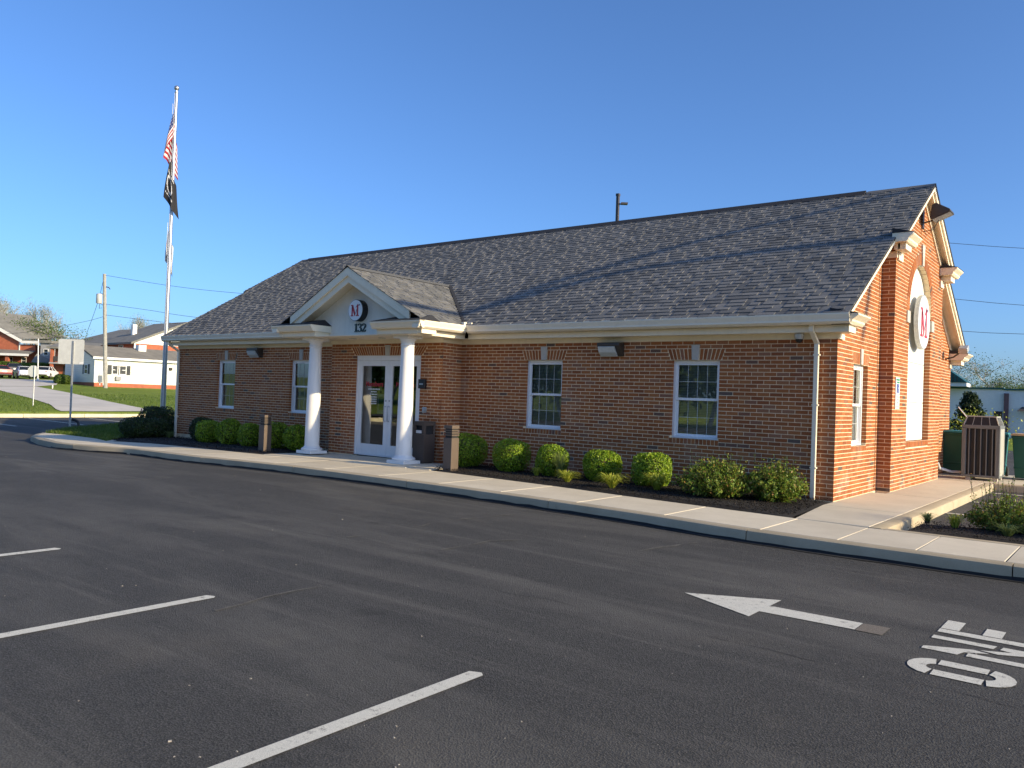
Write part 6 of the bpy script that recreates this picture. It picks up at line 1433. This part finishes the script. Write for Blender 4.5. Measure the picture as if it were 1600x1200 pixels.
def car(label, px, dep, head, paint):
    P = at(px, 596, dep); z = T(P[0]) + .04; t = thing('parked_car', label, 'car', (P[0], P[1], z), 'cars parked by the hedge'); h = (RH * head[0] + FH * head[1]); h /= np.linalg.norm(h); s = np.array((h[1], -h[0], 0))
    f = lambda x, y, w: (P[0] + h[0] * x + s[0] * y, P[1] + h[1] * x + s[1] * y, z + w)
    st = [(-2.3, .36, .62, .62, .80), (-2.22, .30, .95, .98, .86), (-1.75, .26, 1.00, 1.02, .90), (-.9, .24, .97, 1.0, .91), (0, .24, .95, .97, .91), (.9, .24, .93, .95, .91), (1.6, .26, .86, .88, .88), (2.15, .30, .72, .74, .80), (2.3, .38, .60, .60, .66)]
    b = MB(); V = []
    for x, zb, zs, zc, w in st: V += [f(x, -w, zb), f(x, -w, zb + .2), f(x, -w * .98, zs), f(x, -w * .6, zc), f(x, w * .6, zc), f(x, w * .98, zs), f(x, w, zb + .2), f(x, w, zb)]
    F = [(i * 8 + j, i * 8 + (j + 1) % 8, (i + 1) * 8 + (j + 1) % 8, (i + 1) * 8 + j) for i in range(len(st) - 1) for j in range(8)]; b.add(V, F + [tuple(range(8)), tuple(range(64, 72))]); body = b.build('body', paint, t, smooth=True)
    gl = [(-1.72, .98, .76), (-1.0, 1.40, .60), (.15, 1.45, .60), (1.1, .94, .78)]
    b = MB(); V = []
    for x, zt, w in gl: V += [f(x, -w, .93 if zt < 1.2 else .95), f(x, -w, zt), f(x, w, zt), f(x, w, .93 if zt < 1.2 else .95)]
    V[4], V[7] = f(-1.0, -.84, .95), f(-1.0, .84, .95); V[8], V[11] = f(.15, -.84, .95), f(.15, .84, .95)
    b.add(V, [(0, 4, 5, 1), (1, 5, 6, 2), (2, 6, 7, 3), (4, 8, 9, 5), (6, 10, 11, 7), (8, 12, 13, 9), (9, 13, 14, 10), (10, 14, 15, 11)]); b.build('window', 'far_glass', t)
    b = MB(); b.add([f(-1.02, -.61, 1.405), f(.18, -.61, 1.455), f(.18, .61, 1.455), f(-1.02, .61, 1.405), f(-1.02, -.5, 1.44), f(.18, -.5, 1.485), f(.18, .5, 1.485), f(-1.02, .5, 1.44)], [(4, 5, 6, 7), (0, 1, 5, 4), (1, 2, 6, 5), (2, 3, 7, 6), (3, 0, 4, 7)])
    for y in (-1, 1): b.tube([f(-1.7, y * .78, .99), f(-1.02, y * .62, 1.42)], .035, 4); b.tube([f(1.08, y * .79, .95), f(.18, y * .62, 1.46)], .035, 4); b.tube([f(-.35, y * .85, .95), f(-.35, y * .62, 1.44)], .035, 4)
    b.build('roof', paint, t)
    for y in (-1, 1):
        for x in (-1.4, 1.4):
            V = MB(); n = 16; c0 = f(x, y * .80, .32)
            V.prism([(.32 * math.cos(2 * math.pi * i / n), .32 * math.sin(2 * math.pi * i / n)) for i in range(n)], lambda u, v, d: f(x + u, y * d, .32 + v), .72, .935); wl = V.build('wheel', 'rubber', t)
            V = MB(); V.prism([(.19 * math.cos(2 * math.pi * i / n), .19 * math.sin(2 * math.pi * i / n)) for i in range(n)], lambda u, v, d: f(x + u, y * d, .32 + v), .936, .945); V.build('rim', 'galvanised', wl)
        b = MB(); b.add([f(-2.275, y * .52, .70), f(-2.25, y * .82, .70), f(-2.245, y * .84, .86), f(-2.25, y * .52, .86), f(-2.20, y * .52, .70), f(-2.1, y * .86, .70), f(-2.1, y * .86, .86), f(-2.2, y * .52, .86)], [(0, 1, 2, 3), (1, 5, 6, 2), (3, 2, 6, 7)]); b.build('tail_lamp', 'tail_lamp', t)
    b = MB(); b.add([f(-2.312, -.26, .66), f(-2.312, .26, .66), f(-2.30, .26, .80), f(-2.30, -.26, .80)], [(0, 1, 2, 3)]); b.build('number_plate', 'sign_white', t)
    b = MB(); b.add([f(-2.318, -.75, .34), f(-2.318, .75, .34), f(-2.318, .75, .46), f(-2.318, -.75, .46), f(-2.2, -.75, .34), f(-2.2, .75, .34)], [(0, 1, 2, 3), (0, 1, 5, 4)]); b.build('bumper_trim', 'black', t)
car('silver sedan parked with its rear to the camera, left of the stop sign', 37, 96, (-.62, .78), 'car_silver')
car('white sedan seen from behind, right of the stop sign', 72, 102, (-.22, .97), 'car_white')
car('dark red car cut off by the left edge of the picture', -4, 95, (-.75, .66), 'car_red')
car('black car mostly hidden behind the silver sedan', 20, 104, (-.62, .78), 'car_black')
P = at(59, 597, 92); t = thing('thin_post', 'thin pale lamp post rising beside the brick house', 'post', (P[0], P[1], T(P[0]))); b = MB(); b.tube([(P[0], P[1], T(P[0])), tuple(at(60, 529, 92))], .07, 6, True, .05); b.build('shaft', 'far_white', t); b = MB(); b.tube([(P[0], P[1], T(P[0])), (P[0], P[1], T(P[0]) + .3)], .12, 6); b.build('base', 'far_white', t)
P = on_hill(82, 607); b = MB(); b.tube([tuple(P), (P[0], P[1], P[2] + .32)], .05, 6); tag(b.build('marker_post', 'far_white'), 'short white marker post in the grass beside the drive', 'post')

# ================================================================ right: store beyond the bins
P = at(1470, 646, 64); f = Frame(P, math.radians(-35)); k = 62 / FPX
def Xs(px):
    d = ray(px, 640); a, c = d[0], d[1]; q = f.o - np.array((_C[0], _C[1], 0)); return (q[0] * c - q[1] * a) / (f.u[1] * a - f.u[0] * c)
def Zs(py, px=1540): q = f.o + f.u * Xs(px) - np.array((_C[0], _C[1], 0)); return 1.4576 - (py - (592.1 + .0362 * px)) * float(q @ np.array((_F[0], _F[1], 0))) / FPX
st = thing('store', 'pale flat roofed store with teal trim beyond the wheeled bins', 'building', (P[0], P[1], -.3))
b = MB(); f.box(b, Xs(1300), Xs(1800), 0, 14, -.4, Zs(608)); b.build('wall', 'store_wall', st)
b = MB(); f.box(b, Xs(1300), Xs(1568), -.12, 14, Zs(608), Zs(605.5)); f.box(b, Xs(1568), Xs(1800), -.14, 14, Zs(609), Zs(606.5)); b.build('roof_trim', 'store_teal', st)
b = MB(); f.box(b, Xs(1568.5), Xs(1576), -.22, -.002, -.4, Zs(614)); b.build('pier', 'store_pier', st)
b = MB(); f.box(b, Xs(1440), Xs(1513), -1.6, 1, Zs(605.2), Zs(599.5)); b.build('fascia', 'store_wall', st)
b = MB(); b.add([f.p(Xs(1442), -1.7, Zs(599.3)), f.p(Xs(1514), -1.7, Zs(599.3)), f.p(Xs(1478), -1.7, Zs(575)), f.p(Xs(1442), 1.5, Zs(599.3)), f.p(Xs(1514), 1.5, Zs(599.3)), f.p(Xs(1478), 1.5, Zs(575))], [(0, 1, 2), (3, 5, 4), (1, 4, 5, 2), (0, 2, 5, 3)]); tg = b.build('teal_gable', 'store_teal', st)
for px in (1492, 1498, 1504): b = MB(); f.box(b, Xs(px), Xs(px) + .05, -1.76, -1.71, Zs(599), Zs(599) + (1514 - px) * k * .55); b.build('rib', 'black', tg)
b = MB(); f.box(b, Xs(1553), Xs(1566), -.06, -.003, Zs(656), Zs(642)); wn = b.build('window', 'far_glass', st)
b = MB(); b.add([f.p(Xs(1590), -1.0, Zs(641)), f.p(Xs(1640), -1.0, Zs(641)), f.p(Xs(1640), -.01, Zs(634)), f.p(Xs(1597), -.01, Zs(634))], [(0, 1, 2, 3)]); b.build('awning', 'far_dark', st)
# the other side of the lot, seen only as reflections in the panes
tr = tree_proto('leafy_tree', 'x', 'tree', 23, 8.5, 1.1, 'leaf_tree', 9000, .42, 'trees across the road', up=.12, jit=.9)
for i, (x, y, s) in enumerate([(-62, -50, 1.2), (-53, -47, 1.05), (-45, -50, 1.2), (-37, -46, 1.1), (-30, -49, 1.2), (-23, -46, 1.05), (-16, -49, 1.15), (-9, -46, 1.0), (-1, -50, 1.2), (8, -48, 1.05)]): place(tr, (x, y, -.3), s, i * 1.1, None, i == 0)['label'] = 'leafy tree in the row across the road behind the camera'
strip('road', [(-120, -29), (-60, -29), (0, -29), (60, -29)], 8.0, .16, 'asphalt').__setitem__('kind', 'structure')
kb = bpy.data.objects.new('lot_kerb', None); COL.objects.link(kb); kb['kind'] = 'structure'
for a, c in zip(range(-38, 22, 6), range(-32, 28, 6)): kerb_stone([(a + .01, -19.4), (c - .01, -19.4)], side=-1, top=.0, parent=kb)

pts = []; dv = [(75, 646), (80.5, 634), (50.7, 623.7), (0, 610.6), (-80, 601), (-80, 590), (95, 590), (92, 600), (57, 603.5), (112, 614), (175, 628), (227, 638.5), (236, 646)]
while len(pts) < 16000:
    x, y = rng.uniform(-64, -39.6), rng.uniform(-6, 26)
    if not inside(dv, *px_of((x, y, T(x)))): pts.append((x, y, T(x) - .01))
ob = quads_mesh('grass', blades('', pts, 0.11, 0.016, rng), 'grass_blade', kind='stuff')
